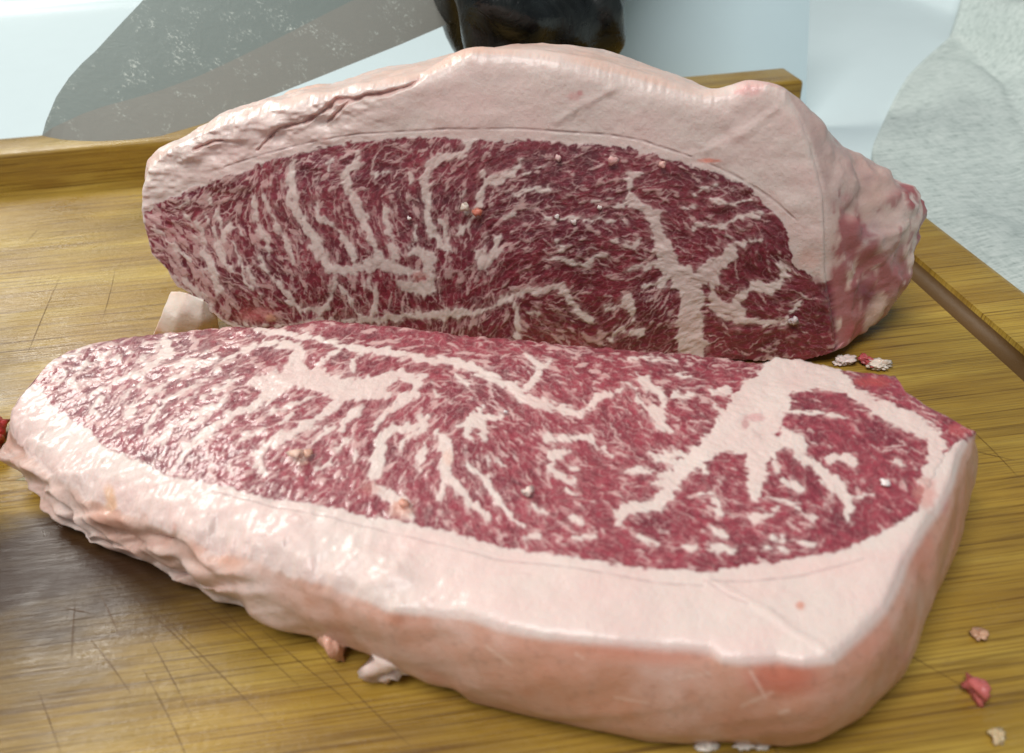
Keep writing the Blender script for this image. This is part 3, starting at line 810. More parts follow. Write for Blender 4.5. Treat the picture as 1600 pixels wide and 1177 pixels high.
    for r in range(1, nr+1):
        q = r/nr; e = float(ss(0.0, 0.14, np.array(q)))
        p = (top*(1-e)+top_s*e)*(1-q)+bot*q
        bulge = 0.0038*np.sin(np.pi*q)**0.8+0.0008*ss(0, 0.12, q)*ss(1, 0.7, q)
        p = p+out*bulge
        f = ss(0.0, 0.16, q)*(1-0.75*ss(0.82, 1.0, q))
        nz = fbm(p[:, 0]*80, p[:, 1]*80, p[:, 2]*70, seed=80, octs=3)
        fold = fbm(arc*60+3*q, q*2.6+arc*22, seed=81, octs=2)
        crease = -np.abs(fbm(arc*42-q*2.0, q*2.2+arc*14, seed=82, octs=2))
        amp = f*(0.0007+0.0017*lump)
        p = p+out*(amp*(nz+0.8*fold)+f*0.0045*lump*(crease+0.25))[:, None]
        p[:, 2] = np.maximum(p[:, 2]+f*(0.0022*lump*fold), 0.0006)
        rings.append(p)
    sideV = np.vstack(rings); first = len(V0)
    Fs, last = side_faces(per, first, nr)
    # colour of the outer fat: creamy, pink towards blotches
    spx = to_px(sideV); nz1 = fbm(sideV[:, 0]*55, sideV[:, 1]*55, sideV[:, 2]*55, seed=90, octs=4); nz2 = fbm(sideV[:, 0]*260, sideV[:, 1]*260, sideV[:, 2]*180, seed=91, octs=3)
    qq = np.repeat(np.arange(1, nr+1)/nr, n)
    sr = ss(0.35, 0.6, np.tile(sfrac, nr)); k = np.clip(0.40+0.50*sr+(0.7-0.4*sr)*nz1+0.2*nz2, 0, 1)*ss(0.01, 0.05, qq+0.02*nz1)
    sc = FAT*(1-k[:, None])+lin(196, 142, 119)*k[:, None]
    for cx, cy, rx, ry, col, am in [(1225, 1062, 90, 44, (186, 98, 72), .8), (1010, 1012, 190, 30, (196, 124, 100), .65), (870, 1040, 110, 60, (204, 146, 122), .5), (1440, 860, 30, 60, (196, 122, 100), .6), (1350, 1000, 50, 50, (196, 130, 108), .45),
                                    (505, 905, 40, 26, (198, 140, 112), .6), (470, 880, 60, 16, (210, 156, 126), .6), (360, 870, 40, 26, (214, 160, 134), .5), (620, 970, 20, 14, (190, 120, 88), .6),
                                    (1470, 775, 18, 40, (186, 84, 78), .7), (300, 860, 30, 20, (214, 166, 148), .5), (170, 790, 20, 30, (220, 180, 150), .5)]:
        d = np.hypot((spx[:, 0]-cx)/rx, (spx[:, 1]-cy)/ry)+0.5*nz1+0.2*nz2
        kk = (am*ss(1.05, 0.2, d))[:, None]; sc = sc*(1-kk)+lin(*col)*kk
    sp = ss(0.25, 0.55, fbm(sideV[:, 0]*700, sideV[:, 1]*700, sideV[:, 2]*700, seed=95, octs=2))[:, None]; sc = sc*(1-0.12*sp)
    pale = ss(-2, 2, mark_lines(spx, parse('P 1172,1048,4 1196,1090,5\nP 1158,1104,4 1206,1082,4\nP 1218,1114,6 1232,1110,6\nP 900,1022,3 912,1030,3\nP 1060,1060,3 1110,1052,3\nP 960,1090,3 1010,1098,3\nP 760,1010,4 800,1040,3')))[:, None]
    sc = sc*(1-0.5*pale)+lin(226, 196, 180)*0.5*pale
    isback = np.tile(isf < 0.5, nr)
    redn = fbm(sideV[:, 0]*160, sideV[:, 1]*160, sideV[:, 2]*160, seed=92, octs=3)
    kr = (isback*ss(-0.25, 0.25, redn))[:, None]; sc = sc*(1-kr)+lin(150, 66, 74)*kr
    # first rings continue the colour of the cut edge
    ktop = (ss(0.05, 0.0, qq))[:, None]; sc = sc*(1-ktop)+np.tile(cols[per], (nr, 1))*ktop
    V = np.vstack([V0, sideV, cen[None]*[1, 1, 0]+[[0, 0, 0.0006]]])
    C = np.vstack([cols, sc, FAT[None]])
    capq = np.stack([last, np.full(n, len(V)-1), np.full(n, len(V)-1), np.roll(last, -1)], -1)
    fm = fat[Ff].mean(1); lm = lean[Ff].mean(1); kind = np.where(lm < 0.5, 2, np.where(fm > 0.5, 1, 0))
    nrm = vert_normals(V, np.vstack([Ff, Fs]))
    split_body(root, V, Ff, Fs, C, kind, [('lean_meat', 'lean', None), ('marbling', 'fat', 'stuff'), ('fat_cap', 'fat', None)], nrm)
    return root
make_steak()

# ------------------------------------------------------------------ the roast, standing on the board with its cut face forward
ROAST_YAW, ROAST_TILT = math.radians(-15), math.radians(4)
def make_roast():
    root = empty('beef_roast', (0.03, 0.28, 0.0))
    tag(root, 'large raw marbled beef roast with a thick fat cap, cut face forward', 'roast')
    p0 = on_z(1390, 575)
    u = np.array([math.cos(ROAST_YAW), math.sin(ROAST_YAW), 0]); bk = np.array([-math.sin(ROAST_YAW), math.cos(ROAST_YAW), 0])
    v = np.array([0, 0, 1.0])*math.cos(ROAST_TILT)+bk*math.sin(ROAST_TILT); n = np.cross(u, v)
    def ab_of(x, y):
        P = on_plane(x, y, p0, n)-p0; return (P @ u, P @ v)
    topc = [(213, 312), (214, 294), (222, 274), (240, 254), (262, 237), (300, 219), (345, 200), (400, 182), (440, 174), (480, 160), (505, 158), (545, 146), (600, 138), (650, 128), (690, 112), (735, 88), (800, 92), (870, 98), (960, 120),
            (1040, 142), (1100, 156), (1140, 152), (1165, 139), (1200, 137), (1228, 146), (1250, 185), (1267, 227), (1279, 270), (1287, 305), (1289, 340), (1290, 376), (1291, 415), (1294, 445), (1300, 480), (1306, 530), (1308, 548)]
    botc = [(213, 312), (219, 336), (222, 367), (234, 396), (262, 421), (275, 446), (300, 461), (325, 483), (356, 508), (420, 535), (500, 556)]
    T = np.array([ab_of(*p) for p in topc]); Bc = [ab_of(*p) for p in botc]
    Bc = np.array([q for q in Bc if q[1] > 0.001]); Bc = np.vstack([Bc, [[Bc[-1, 0]+0.03, 0.0012], [T[-1, 0]-0.012, 0.0012], [T[-1, 0], T[-1, 1]]]])
    nu, nv = 900, 350
    s = np.linspace(0, 1, nu+1); sa = 0.66*s+0.34*(0.5-0.5*np.cos(np.pi*s))
    a = T[0, 0]+(T[-1, 0]-T[0, 0])*sa
    rag = lambda k, amp: amp*fbm(a*700, a*0+k, seed=160+k, octs=3)*np.minimum(1, np.minimum(s, 1-s)*40)
    tp = resample_curve(T, a)+rag(1, 0.0002); bt = np.maximum(resample_curve(Bc, a)+rag(2, 0.0007), 0.0012)
    t = np.linspace(0, 1, nv+1)[None, :]; A = np.repeat(a[:, None], nv+1, 1); Bv = bt[:, None]*(1-t)+tp[:, None]*t
    V0 = (p0+A[..., None]*u+Bv[..., None]*v).reshape(-1, 3); px = to_px(V0)
    R = Raster(190, 60, 1340, 640)
    fld = marbling(R, ROAST_VEINS, ROAST_FLOW, ROAST_DENS, ROAST_LEAN, 1.0, 33, 2.7)
    extra = [(655, 432, 18, 12, (206, 130, 124), .6), (400, 490, 40, 16, (198, 110, 106), .55), (425, 497, 12, 9, (226, 170, 140), .7), (900, 150, 16, 10, (210, 150, 146), .5), (905, 145, 8, 6, (196, 110, 110), .5),
             (1110, 252, 22, 5, (226, 140, 120), .85), (1170, 140, 40, 16, (222, 160, 156), .6), (745, 328, 9, 5, (214, 130, 112), .8), (505, 222, 9, 8, (216, 170, 160), .5), (1265, 405, 26, 22, (222, 180, 168), .6), (1265, 445, 30, 16, (150, 70, 78), .5)]
    cols, fat, vein, lean, l1, l2 = face_colours(R, fld, px, 33, 0.0, extra)
    # lean of the cut face turns darker towards the right
    kd = (lean*(1-fat)*ss(520, 900, px[:, 0]))[:, None]; cols = cols*(1-0.16*kd)
    memb = mark_lines(px, parse('''P 350,262,2 420,240,2.4 470,228,2 512,219,2.4 560,211,2 622,207,2.4 700,202,2.2 747,202,2.2 811,202,2.4 880,207,2.8 950,212,2.8 1000,220,2.6 1050,236,2.8 1080,246,2
P 1110,258,2.4 1150,276,3 1185,297,3.4 1215,318,3 1245,345,2'''))
    mk = ss(-1.6, 1.0, memb)*(1-lean)*(0.55+0.45*vnoise(px[:, 0]/13, px[:, 1]/13, seed=18))
    cols = cols*(1-0.55*mk[:, None])+lin(140, 112, 112)*0.55*mk[:, None]
    seam = mark_lines(px, parse('P 1075,245,8 1120,230,10 1170,205,9 1215,170,6\nP 870,190,7 910,165,6 960,140,6'))
    fold = mark_lines(px, parse('P 400,236,2 420,214,3 432,203,3 470,194,3 500,178,5 520,160,6 545,160,6 566,152,5 600,147,5 640,136,4 665,118,3\nP 300,236,2 330,224,2 345,222,1\nP 540,162,4 520,182,2 505,196,1'))
    fold = fold+3.0*fbm(px[:, 0]/16, px[:, 1]/16, seed=173, octs=2); fk = ss(-3, 3, fold)*(1-lean)
    cols = cols*(1-0.5*fk[:, None])+lin(206, 140, 130)*0.5*fk[:, None]
    h = 0.00014*fat*lean+0.00024*(l1-0.5)*lean+0.00018*(l2-0.5)*lean-0.0004*mk+0.00035*ss(-9, 6, seam+3*fbm(px[:, 0]/14, px[:, 1]/14, seed=175, octs=2))-0.0018*fk
    h += 0.0016*fbm(px[:, 0]/150, px[:, 1]/110, seed=170, octs=3)+0.00016*fbm(px[:, 0]/14, px[:, 1]/14, seed=171, octs=2)
    lo = ss(0.46, 0.30, np.repeat(sa, nv+1))*ss(230, 200, px[:, 1]-0.0)*0
    edge_d = ((1-t)*(tp-bt)[:, None]).reshape(-1)
    h -= 0.0022*np.exp(-edge_d/0.0022)
    lump = ss(0.42, 0.30, np.repeat(sa, nv+1))*np.exp(-edge_d/0.012)
    h += 0.0040*lump*fbm(px[:, 0]/42, px[:, 1]/22, seed=172, octs=3)-0.002*lump
    V0 = V0+n*h[:, None]
    Ff = grid_faces(nu, nv)
    idx = lambda i, j: i*(nv+1)+j
    per = np.concatenate([idx(np.arange(nu+1), 0), idx(np.arange(nu, -1, -1), nv)[1:-1]])
    top = V0[per]; N = len(per)
    # outline normals in the plane of the cut
    ta = (np.roll(top, -4, 0)-np.roll(top, 4, 0)); nx = -(ta @ v); nz = (ta @ u); ln = np.hypot(nx, nz)+1e-9; nx, nz = -nx/ln, -nz/ln
    def sm(y, k): return np.convolve(np.concatenate([y[-k:], y, y[:k]]), np.ones(2*k+1)/(2*k+1), 'valid')
    nx, nz = sm(nx, 25), sm(nz, 25)
    zz = top[:, 2]; rightw = np.clip(nx, 0, 1)*ss(0.75, 0.95, np.concatenate([sa, sa[::-1][1:-1]]))
    rightw = sm(np.clip(rightw*1.6, 0, 1), 40)
    flare = np.interp(zz, [0, 0.02, 0.04, 0.055, 0.075, 0.095], [0.018, 0.027, 0.032, 0.028, 0.015, 0.007])
    sfr = np.concatenate([sa, sa[::-1][1:-1]]); leftw = ss(0.45, 0.05, sfr)
    top_s = np.stack([sm(sm(top[:, j], 12), 9) for j in range(3)], 1)
    z_s = sm(sm(top[:, 2], 110), 70); z_s = np.where(np.concatenate([np.zeros(nu+1), np.ones(N-nu-1)]) > 0.5, z_s, top[:, 2]); tw = ss(0.12, 0.25, sfr)*ss(0.93, 0.84, sfr)*np.concatenate([np.zeros(nu+1), np.ones(N-nu-1)])
    nr = 110; cen = top.mean(0); cen[2] = 0.045; D = 0.088
    arc = np.concatenate([[0], np.cumsum(np.linalg.norm(np.diff(top, axis=0), axis=1))]); rings = []
    for r in range(1, nr+1):
        q = (r/nr)**1.15
        close = np.sqrt(max(0.0, 1-max(0.0, (q-0.5)/0.5)**2.2))
        dep = D*(0.12*math.sin(min(q*8, math.pi/2))*0+q)
        e = float(ss(0.0, 0.05, np.array(q))); base = top*(1-e)+top_s*e+bk*dep
        e2 = float(ss(0.03, 0.30, np.array(q))); base[:, 2] += e2*tw*(z_s-top_s[:, 2])
        c = cen+bk*dep
        sc = np.ones(N)*close
        p = c+(base-c)*sc[:, None]
        p[:, 2] = np.where(base[:, 2] > 0.012, p[:, 2], base[:, 2]*close)
        p = p+u*(rightw*flare*math.sin(min(q/0.42, 1)*math.pi/2)*close)[:, None]-bk*(rightw*dep*0.30)[:, None]
        rnd = 0.0022*math.sin(min(q*14, 1.0)*math.pi/2)*close
        p = p+u*(nx*rnd)[:, None]+np.array([0, 0, 1.0])*(np.clip(nz, -0.2, 1)*rnd)[:, None]-np.array([0, 0, 1.0])*((0.013+0.014*ss(0.62, 0.85, sfr))*q*close*ss(0.04, 0.08, zz))[:, None]
        f = ss(0.0, 0.08, np.array(q))*close
        amp = 0.0008+0.0034*rightw*ss(0.09, 0.05, zz)+0.0014*leftw
        d3 = fbm(p[:, 0]*75, p[:, 1]*75, p[:, 2]*75, seed=180, octs=4, gain=0.45)
        cr = -np.abs(fbm(p[:, 0]*70, p[:, 1]*70, p[:, 2]*50, seed=181, octs=2))+0.2
        dd = f*(amp*d3*1.6+(0.004*rightw*ss(0.09, 0.06, zz)+0.0022*leftw)*cr)
        p = p+u*(nx*dd)[:, None]+np.array([0, 0, 1.0])*(nz*dd)[:, None]
        p[:, 2] = np.maximum(p[:, 2], 0.0012)
        rings.append(p)
    sideV = np.vstack(rings)
    Fs, last = side_faces(per, len(V0), nr)
    spx = to_px(sideV); X3 = sideV
    n1 = fbm(X3[:, 0]*50, X3[:, 1]*50, X3[:, 2]*50, seed=190, octs=4); n2 = fbm(X3[:, 0]*300, X3[:, 1]*300, X3[:, 2]*200, seed=191, octs=3)
    k = np.clip(0.42+0.8*n1+0.2*n2, 0, 1)[:, None]
    sc = FAT*(1-k)+lin(222, 184, 166)*k
    rw = np.tile(rightw, nr); hz = X3[:, 2]
    kg = (rw*ss(0.03, 0.06, hz)*(0.55+0.4*n2))[:, None]; sc = sc*(1-kg)+lin(176, 146, 144)*kg
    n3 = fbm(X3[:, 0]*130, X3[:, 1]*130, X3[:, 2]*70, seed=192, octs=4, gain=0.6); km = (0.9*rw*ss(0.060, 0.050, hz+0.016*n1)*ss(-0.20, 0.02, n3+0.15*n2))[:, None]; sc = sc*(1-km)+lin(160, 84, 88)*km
    for cx, cy, rx, ry, col, am in [(1352, 462, 34, 40, (112, 52, 64), .85), (1335, 520, 26, 30, (172, 70, 74), .6), (1390, 380, 26, 40, (196, 160, 154), .6), (1395, 480, 18, 40, (206, 176, 168), .6), (1345, 475, 6, 26, (206, 170, 164), .6),
                                    (1320, 400, 40, 30, (160, 96, 100), .4), (760, 60, 60, 14, (204, 172, 146), .7), (800, 66, 60, 12, (190, 144, 126), .5), (1190, 130, 40, 14, (224, 170, 164), .5), (1360, 360, 30, 30, (150, 120, 124), .5)]:
        d = np.hypot((spx[:, 0]-cx)/rx, (spx[:, 1]-cy)/ry)+0.5*n1+0.25*n2
        kk = (am*ss(1.05, 0.25, d))[:, None]; sc = sc*(1-kk)+lin(*col)*kk
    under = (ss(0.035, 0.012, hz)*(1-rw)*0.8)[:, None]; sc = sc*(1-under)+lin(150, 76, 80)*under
    qq = np.repeat(np.arange(1, nr+1)/nr, N)
    kt = ss(0.03, 0.0, qq)[:, None]; sc = sc*(1-kt)+np.tile(cols[per], (nr, 1))*kt
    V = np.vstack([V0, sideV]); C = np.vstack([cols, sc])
    fm = fat[Ff].mean(1); lm = lean[Ff].mean(1); kind = np.where(lm < 0.5, 2, np.where(fm > 0.5, 1, 0))
    nrm = vert_normals(V, np.vstack([Ff, Fs]))
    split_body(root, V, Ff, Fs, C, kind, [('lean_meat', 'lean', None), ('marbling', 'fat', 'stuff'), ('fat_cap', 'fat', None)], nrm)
make_roast()

# ------------------------------------------------------------------ knife scratches in the board (thin V cuts, far too many to count)
def make_scratches():
    rnd = random.Random(5); V = []; F = []
    board = bpy.data.objects['cutting_board']
    segs = [((395, 560), (335, 680)), ((95, 430), (40, 560)), ((180, 420), (160, 500)), ((118, 935), (112, 1030)), ((142, 1000), (205, 1085)), ((155, 925), (190, 1000)), ((205, 930), (330, 1050)), ((250, 960), (420, 1130)),
            ((230, 990), (300, 1120)), ((300, 940), (400, 1010)), ((330, 930), (470, 1075)), ((410, 985), (560, 1110)), ((100, 950), (150, 960)), ((60, 1080), (95, 1177)), ((490, 1010), (640, 1165)), ((1510, 665), (1590, 745)), ((1500, 700), (1585, 720)), ((1440, 430), (1530, 500))]
    lines = [(on_z(*a), on_z(*b)) for a, b in segs]
    for k in range(16):
        x, y = rnd.uniform(-0.21, 0.17), rnd.uniform(0.06, 0.42); an = rnd.choice((math.radians(rnd.gauss(118, 14)), math.radians(rnd.gauss(80, 12)), math.radians(rnd.gauss(150, 10)))); L = rnd.uniform(0.008, 0.045)
        d = np.array([math.cos(an), math.sin(an), 0])*L/2; c = np.array([x, y, 0]); lines.append((c-d, c+d))
    for a, b in lines:
        d = (b-a); L = np.linalg.norm(d); d = d/L; s = np.array([-d[1], d[0], 0]); n = 9; i0 = len(V); wob = rnd.uniform(-0.02, 0.02)
        for k in range(n):
            t = k/(n-1); c = a+d*L*t+s*wob*L*math.sin(math.pi*t); w = 0.00009*math.sin(math.pi*(0.08+0.84*t))*rnd.uniform(0.6, 1.3)
            V += [tuple(c+s*w+[0, 0, 0.00012]), tuple(c-s*w+[0, 0, 0.00012])]
        for k in range(n-1): F.append((i0+2*k, i0+2*k+1, i0+2*k+3, i0+2*k+2))
    me = bpy.data.meshes.new('knife_scratches'); me.from_pydata(V, [], F); me.update()
    o = link_mesh('knife_scratches', me, plain('scratch_grime', lin(86, 56, 20), 0.7).m, board); o['kind'] = 'stuff'
make_scratches()

# ------------------------------------------------------------------ chef's knife
def make_knife():
    K0 = on_y(400, 120, 0.405); view = ray(400, 120); view = view/np.linalg.norm(view)
    nrm = -view+np.array([0.10, 0, 0.22]); nrm /= np.linalg.norm(nrm)
    P = lambda x, y: on_plane(x, y, K0, nrm)
    spine = [(66, 212), (72, 190), (88, 152), (108, 122), (128, 100), (150, 80), (185, 42), (225, 0), (270, -48), (330, -104), (400, -155), (480, -205), (560, -248), (640, -286), (700, -312)]
    edge = [(66, 212), (78, 215), (95, 218), (120, 220), (150, 221), (200, 219), (250, 213), (320, 193), (400, 160), (480, 128), (560, 96), (625, 70), (690, 42), (760, 3), (840, -42)]
    bev = [(66, 212), (82, 200), (104, 190), (130, 178), (165, 166), (210, 154), (250, 142), (310, 120), (370, 92), (440, 58), (510, 22), (570, -8), (640, -44), (705, -78), (780, -118)]
    root = empty('chef_knife', tuple(P(66, 212))); tag(root, 'wide steel chef knife with fat smears held tip down behind the roast', 'knife')
    S_ = np.array([P(*q) for q in spine]); E_ = np.array([P(*q) for q in edge]); B_ = np.array([P(*q) for q in bev])
    th = np.linspace(0.0003, 0.0013, len(S_))[:, None]*nrm; n = len(S_)
    def strip(name, A, Bq, ta, tb, mat):
        V = np.vstack([A+ta, Bq+tb, A-ta, Bq-tb]); F = []
        for k in range(n-1):
            F += [(k, k+1, n+k+1, n+k), (2*n+k, 3*n+k, 3*n+k+1, 2*n+k+1), (k, 2*n+k, 2*n+k+1, k+1), (n+k, n+k+1, 3*n+k+1, 3*n+k)]
        F.append((n-1, 3*n-1, 4*n-1, 2*n-1))
        me = bpy.data.meshes.new(name); me.from_pydata(V.tolist(), [], F); me.update()
        bm = bmesh.new(); bm.from_mesh(me); bmesh.ops.recalc_face_normals(bm, faces=bm.faces); bm.to_mesh(me); bm.free()
        return link_mesh(name, me, mat, root, smooth=False)
    bl = strip('blade', S_, B_, th, th, M['steel'])
    be = strip('edge_bevel', B_, E_, th*1.0, th*0.08, M['steel_bevel'])
    # handle: a swept oval, out of the frame
    H0, H1 = P(760, -215), P(1130, -420); d = (H1-H0); d /= np.linalg.norm(d); w_ = np.cross(nrm, d); V = []; F = []
    for i, t in enumerate(np.linspace(0, 1, 15)):
        c = H0*(1-t)+H1*t; a = 0.013*(0.85+0.25*math.sin(t*4.2+0.4)); b = 0.009*(0.9+0.1*math.sin(t*5)); k0 = 1 if 0 < i < 14 else 0.6
        for k in range(16):
            an = 2*math.pi*k/16; V.append(tuple(c+w_*a*k0*math.cos(an)+nrm*b*k0*math.sin(an)))
    for i in range(14):
        for k in range(16): F.append((i*16+k, i*16+(k+1) % 16, (i+1)*16+(k+1) % 16, (i+1)*16+k))
    F.append(tuple(range(16))[::-1]); F.append(tuple(range(14*16, 15*16)))
    me = bpy.data.meshes.new('handle'); me.from_pydata(V, [], F); me.update()
    link_mesh('handle', me, M['glove'], root)
    return H0, H1, nrm
KH0, KH1, KN = make_knife()

# ------------------------------------------------------------------ gloved hands (each one continuous mesh)
def make_hand(name, label, A, B, toward, down, arm, big=1.0):
    """a fist closed round the line A-B: index at A, little finger at B; 'toward' faces the viewer, 'down' is where the knuckle bends sit"""
    d = (B-A); L = np.linalg.norm(d); d = d/L
    down = down-d*(down @ d); down /= np.linalg.norm(down); toward = np.cross(d, down)*np.sign(np.cross(d, down) @ toward)
    bm = bmesh.new()
    def blob(p, r, sc=(1, 1, 1)):
        g = bmesh.ops.create_icosphere(bm, subdivisions=2, radius=r)
        for v in g['verts']: v.co = Vector(np.array(p)+d*v.co.x*sc[0]+down*v.co.y*sc[1]+toward*v.co.z*sc[2])
    def chain(pts, rads):
        for (p, q), (r, s) in zip(zip(pts, pts[1:]), zip(rads, rads[1:])):
            m = max(3, int(np.linalg.norm(q-p)/0.0022))
            for k in range(m+1): blob(p+(q-p)*k/m, r+(s-r)*k/m)
    for k, (rad, r) in enumerate(((0.0215, 0.0100), (0.0222, 0.0103), (0.0200, 0.0097), (0.0150, 0.0086))):
        c = A+d*L*(k+0.5)/4; rad *= big; r *= big
        pts = [c+rad*(1.15 if th > 120 else 1)*(math.cos(math.radians(th))*down+math.sin(math.radians(th))*toward) for th in (-150, -95, -50, -5, 40, 85, 125)]
        chain(pts, [r*1.25, r*1.12, r*1.05, r*1.06, r*0.98, r*0.92, r*0.82])
    for k in range(5):                                     # palm and back of the hand
        c = A+d*L*(k+0.3)/4.4
        chain([c-toward*0.022-down*0.020, c-toward*0.026+down*0.004], [0.014, 0.012])
        chain([c-toward*0.022-down*0.020, c-down*0.030], [0.014, 0.011])
    th0 = A+d*L*0.55-down*0.034                            # thumb, closed over the fingers
    chain([th0, A+d*L*0.12-down*0.034+toward*0.012, A+d*L*0.22-down*0.022+toward*0.030, A+d*L*0.42-down*0.010+toward*0.034], [0.014, 0.0125, 0.011, 0.009])
    wr = A+d*L*0.75-toward*0.020-down*0.036
    chain([A+d*L*0.5-toward*0.022-down*0.022, wr, wr+arm*0.05, wr+arm*0.16], [0.021, 0.024, 0.027, 0.034])
    me = bpy.data.meshes.new(name); bm.to_mesh(me); bm.free()
    o = link_mesh(name, me, M['glove'])
    rm = o.modifiers.new('skin', 'REMESH'); rm.mode = 'VOXEL'; rm.voxel_size = 0.0026; rm.use_smooth_shade = True
    smo = o.modifiers.new('smooth', 'SMOOTH'); smo.factor = 0.6; smo.iterations = 45
    return tag(o, label, 'hand')
Pk = lambda x, y, Y=0.42: on_y(x, y, Y)
vw = -ray(850, 0); vw /= np.linalg.norm(vw)
dn = Pk(860, 90)-Pk(840, 0)
make_hand('gloved_hand', 'black gloved hand resting behind the top of the roast', Pk(716, 70), Pk(972, 2), vw, dn, np.array([0.35, 0.75, 0.55]), 1.15)
hh = KH0+(KH1-KH0)*0.22
make_hand('gloved_hand', 'black gloved hand gripping the handle of the chef knife', hh, hh+(KH1-KH0)/np.linalg.norm(KH1-KH0)*0.082, KN, Pk(860, 90)-Pk(850, 0), np.array([0.5, 0.7, 0.5]))

# ------------------------------------------------------------------ heathered cloth beside the board
def make_cloth():
    left = np.array([(0.2235, 0.10), (0.226, 0.25), (0.238, 0.36), (0.258, 0.44), (0.272, 0.470), (0.331, 0.555), (0.365, 0.601), (0.40, 0.640), (0.466, 0.709), (0.515, 0.79), (0.60, 0.93)])
    L = np.concatenate([[0], np.cumsum(np.linalg.norm(np.diff(left, axis=0), axis=1))]); n, m = 220, 160
    s = np.linspace(0, L[-1], n); lx = smooth1(np.interp(s, L, left[:, 0]), 5); ly = smooth1(np.interp(s, L, left[:, 1]), 5)
    t = np.linspace(0, 1, m); X = lx[:, None]+0.48*t[None]; Y = ly[:, None]-0.10*t[None]
    a, b = on_z(1490, 0, 0.0)[:2], on_z(1600, 62, 0.0)[:2]; dd = (b-a)/np.linalg.norm(b-a)
    side = (X-a[0])*(-dd[1])+(Y-a[1])*dd[0]                  # beyond the thrown-over fold
    W = 0.5*X+0.9*Y
    z = WZ+0.003+0.034*ss(0, 0.55, t)[None]*np.ones((n, 1))+0.010*fbm(X*9, Y*9, seed=300, octs=3)*ss(0, 0.1, t)[None]
    z += 0.006*np.sin((X*0.95-Y*0.35)*70+2*fbm(X*8, Y*8, seed=301))*ss(0.02, 0.25, t)[None]*0.5
    z += 0.030*ss(-0.004, 0.014, side)-0.006*np.exp(-((side+0.012)/0.012)**2)
    cre = np.abs((X-0.385)-(Y-0.50)*0.42); z -= 0.004*np.exp(-(cre/0.006)**2)
    z = np.maximum(z, WZ+0.003); z = np.where((X > 0.49), np.maximum(z, WZ+0.030), z)
    V = np.stack([X, Y, z], -1).reshape(-1, 3); i, j = np.meshgrid(np.arange(n-1), np.arange(m-1), indexing='ij'); k = i*m+j
    F = np.stack([k, k+m, k+m+1, k+1], -1).reshape(-1, 4)
    me = np_mesh('cloth', V, F); o = link_mesh('cloth', me, M['cloth'])
    sol = o.modifiers.new('thickness', 'SOLIDIFY'); sol.thickness = 0.002; sol.offset = -1
    tag(o, 'pale grey green heathered cloth bunched beside the cutting board', 'cloth')
make_cloth()

# ------------------------------------------------------------------ scraps
def scrap(name, pos, size, col, seed, label, cat, group=None, flat=0.6, up=(0, 0, 1), sub=3, mat=None, stretch=(1, 1), rz=0.0):
    bm = bmesh.new(); bmesh.ops.create_icosphere(bm, subdivisions=sub, radius=1.0)
    V = np.array([v.co[:] for v in bm.verts]); rr = 0.80+1.05*fbm(V[:, 0]*1.6+seed*3.1, V[:, 1]*1.6, V[:, 2]*1.6, seed=seed, octs=4, gain=0.6)
    V = V*rr[:, None]; V[:, 0] *= stretch[0]; V[:, 1] *= stretch[1]; V[:, 2] *= flat; V *= size
    c, s_ = math.cos(rz), math.sin(rz); V[:, :2] = V[:, :2] @ np.array([[c, s_], [-s_, c]])
    V[:, 2] -= V[:, 2].min()+0.12*size*flat
    Z = np.array(up, float); Z /= np.linalg.norm(Z); Xa = np.cross([0.0, 1.0, 0.03], Z); Xa /= np.linalg.norm(Xa); Ya = np.cross(Z, Xa)
    V = V[:, :1]*Xa+V[:, 1:2]*Ya+V[:, 2:]*Z
    for v, q in zip(bm.verts, V): v.co = Vector(q)
    me = bpy.data.meshes.new(name); bm.to_mesh(me); bm.free()
    o = link_mesh(name, me, None); nv = len(me.vertices)
    a = me.color_attributes.new('Col', 'FLOAT_COLOR', 'POINT'); cc = np.ones((nv, 4), np.float32)
    cc[:, :3] = lin(*col)*(1+0.25*fbm(V[:, 0]/size*2, V[:, 1]/size*2, V[:, 2]/size*2, seed=seed+9))[:, None]
    a.data.foreach_set('color', cc.ravel()); me.materials.append(M[mat or 'fat'])
    o.location = pos; return tag(o, label, cat, group)
scrap('meat_scrap', on_z(1519, 1082), 0.0033, (206, 112, 108), 1, 'pink meat scrap on the board to the right of the steak', 'meat scrap', stretch=(0.8, 1.1), flat=0.9)
scrap('fat_crumb', on_z(1530, 997), 0.0019, (206, 160, 130), 2, 'small fat crumb on the bare board beside the pink meat scrap', 'crumb', 'crumbs on the bare board')
scrap('fat_crumb', on_z(1559, 1153), 0.0018, (206, 180, 140), 3, 'small fat crumb on the bare board beside the pink meat scrap', 'crumb', 'crumbs on the bare board')
scrap('fat_crumb', on_z(1511, 686), 0.0020, (226, 216, 196), 4, 'white fat crumb by the torn red corner of the steak', 'crumb')
scrap('fat_film', on_z(75, 745), 0.0050, (216, 208, 170), 6, 'thin pale film of fat stuck on the board by the steak tip', 'fat scrap', flat=0.06, stretch=(1.6, 0.7))
for k, (x, y, sz) in enumerate([(1105, 1167, 0.0019), (1165, 1167, 0.0015), (1190, 1168, 0.0012)]):
    scrap('fat_crumb', on_z(x, y), sz, (236, 220, 206), 10+k, 'white fat crumb squeezed out under the front edge of the steak', 'crumb', 'crumbs under the steak', flat=0.4, stretch=(1.5, 0.8))
scrap('fat_drip', on_z(531, 1030), 0.0042, (226, 172, 150), 14, 'hanging pink nub of fat under the lumpy side of the steak', 'fat scrap', flat=2.2, stretch=(0.7, 0.8))
scrap('fat_drip', on_z(618, 1052), 0.0072, (232, 206, 196), 15, 'white lump of fat pinched under the lumpy side of the steak', 'fat scrap', flat=0.8, stretch=(1.1, 0.8))
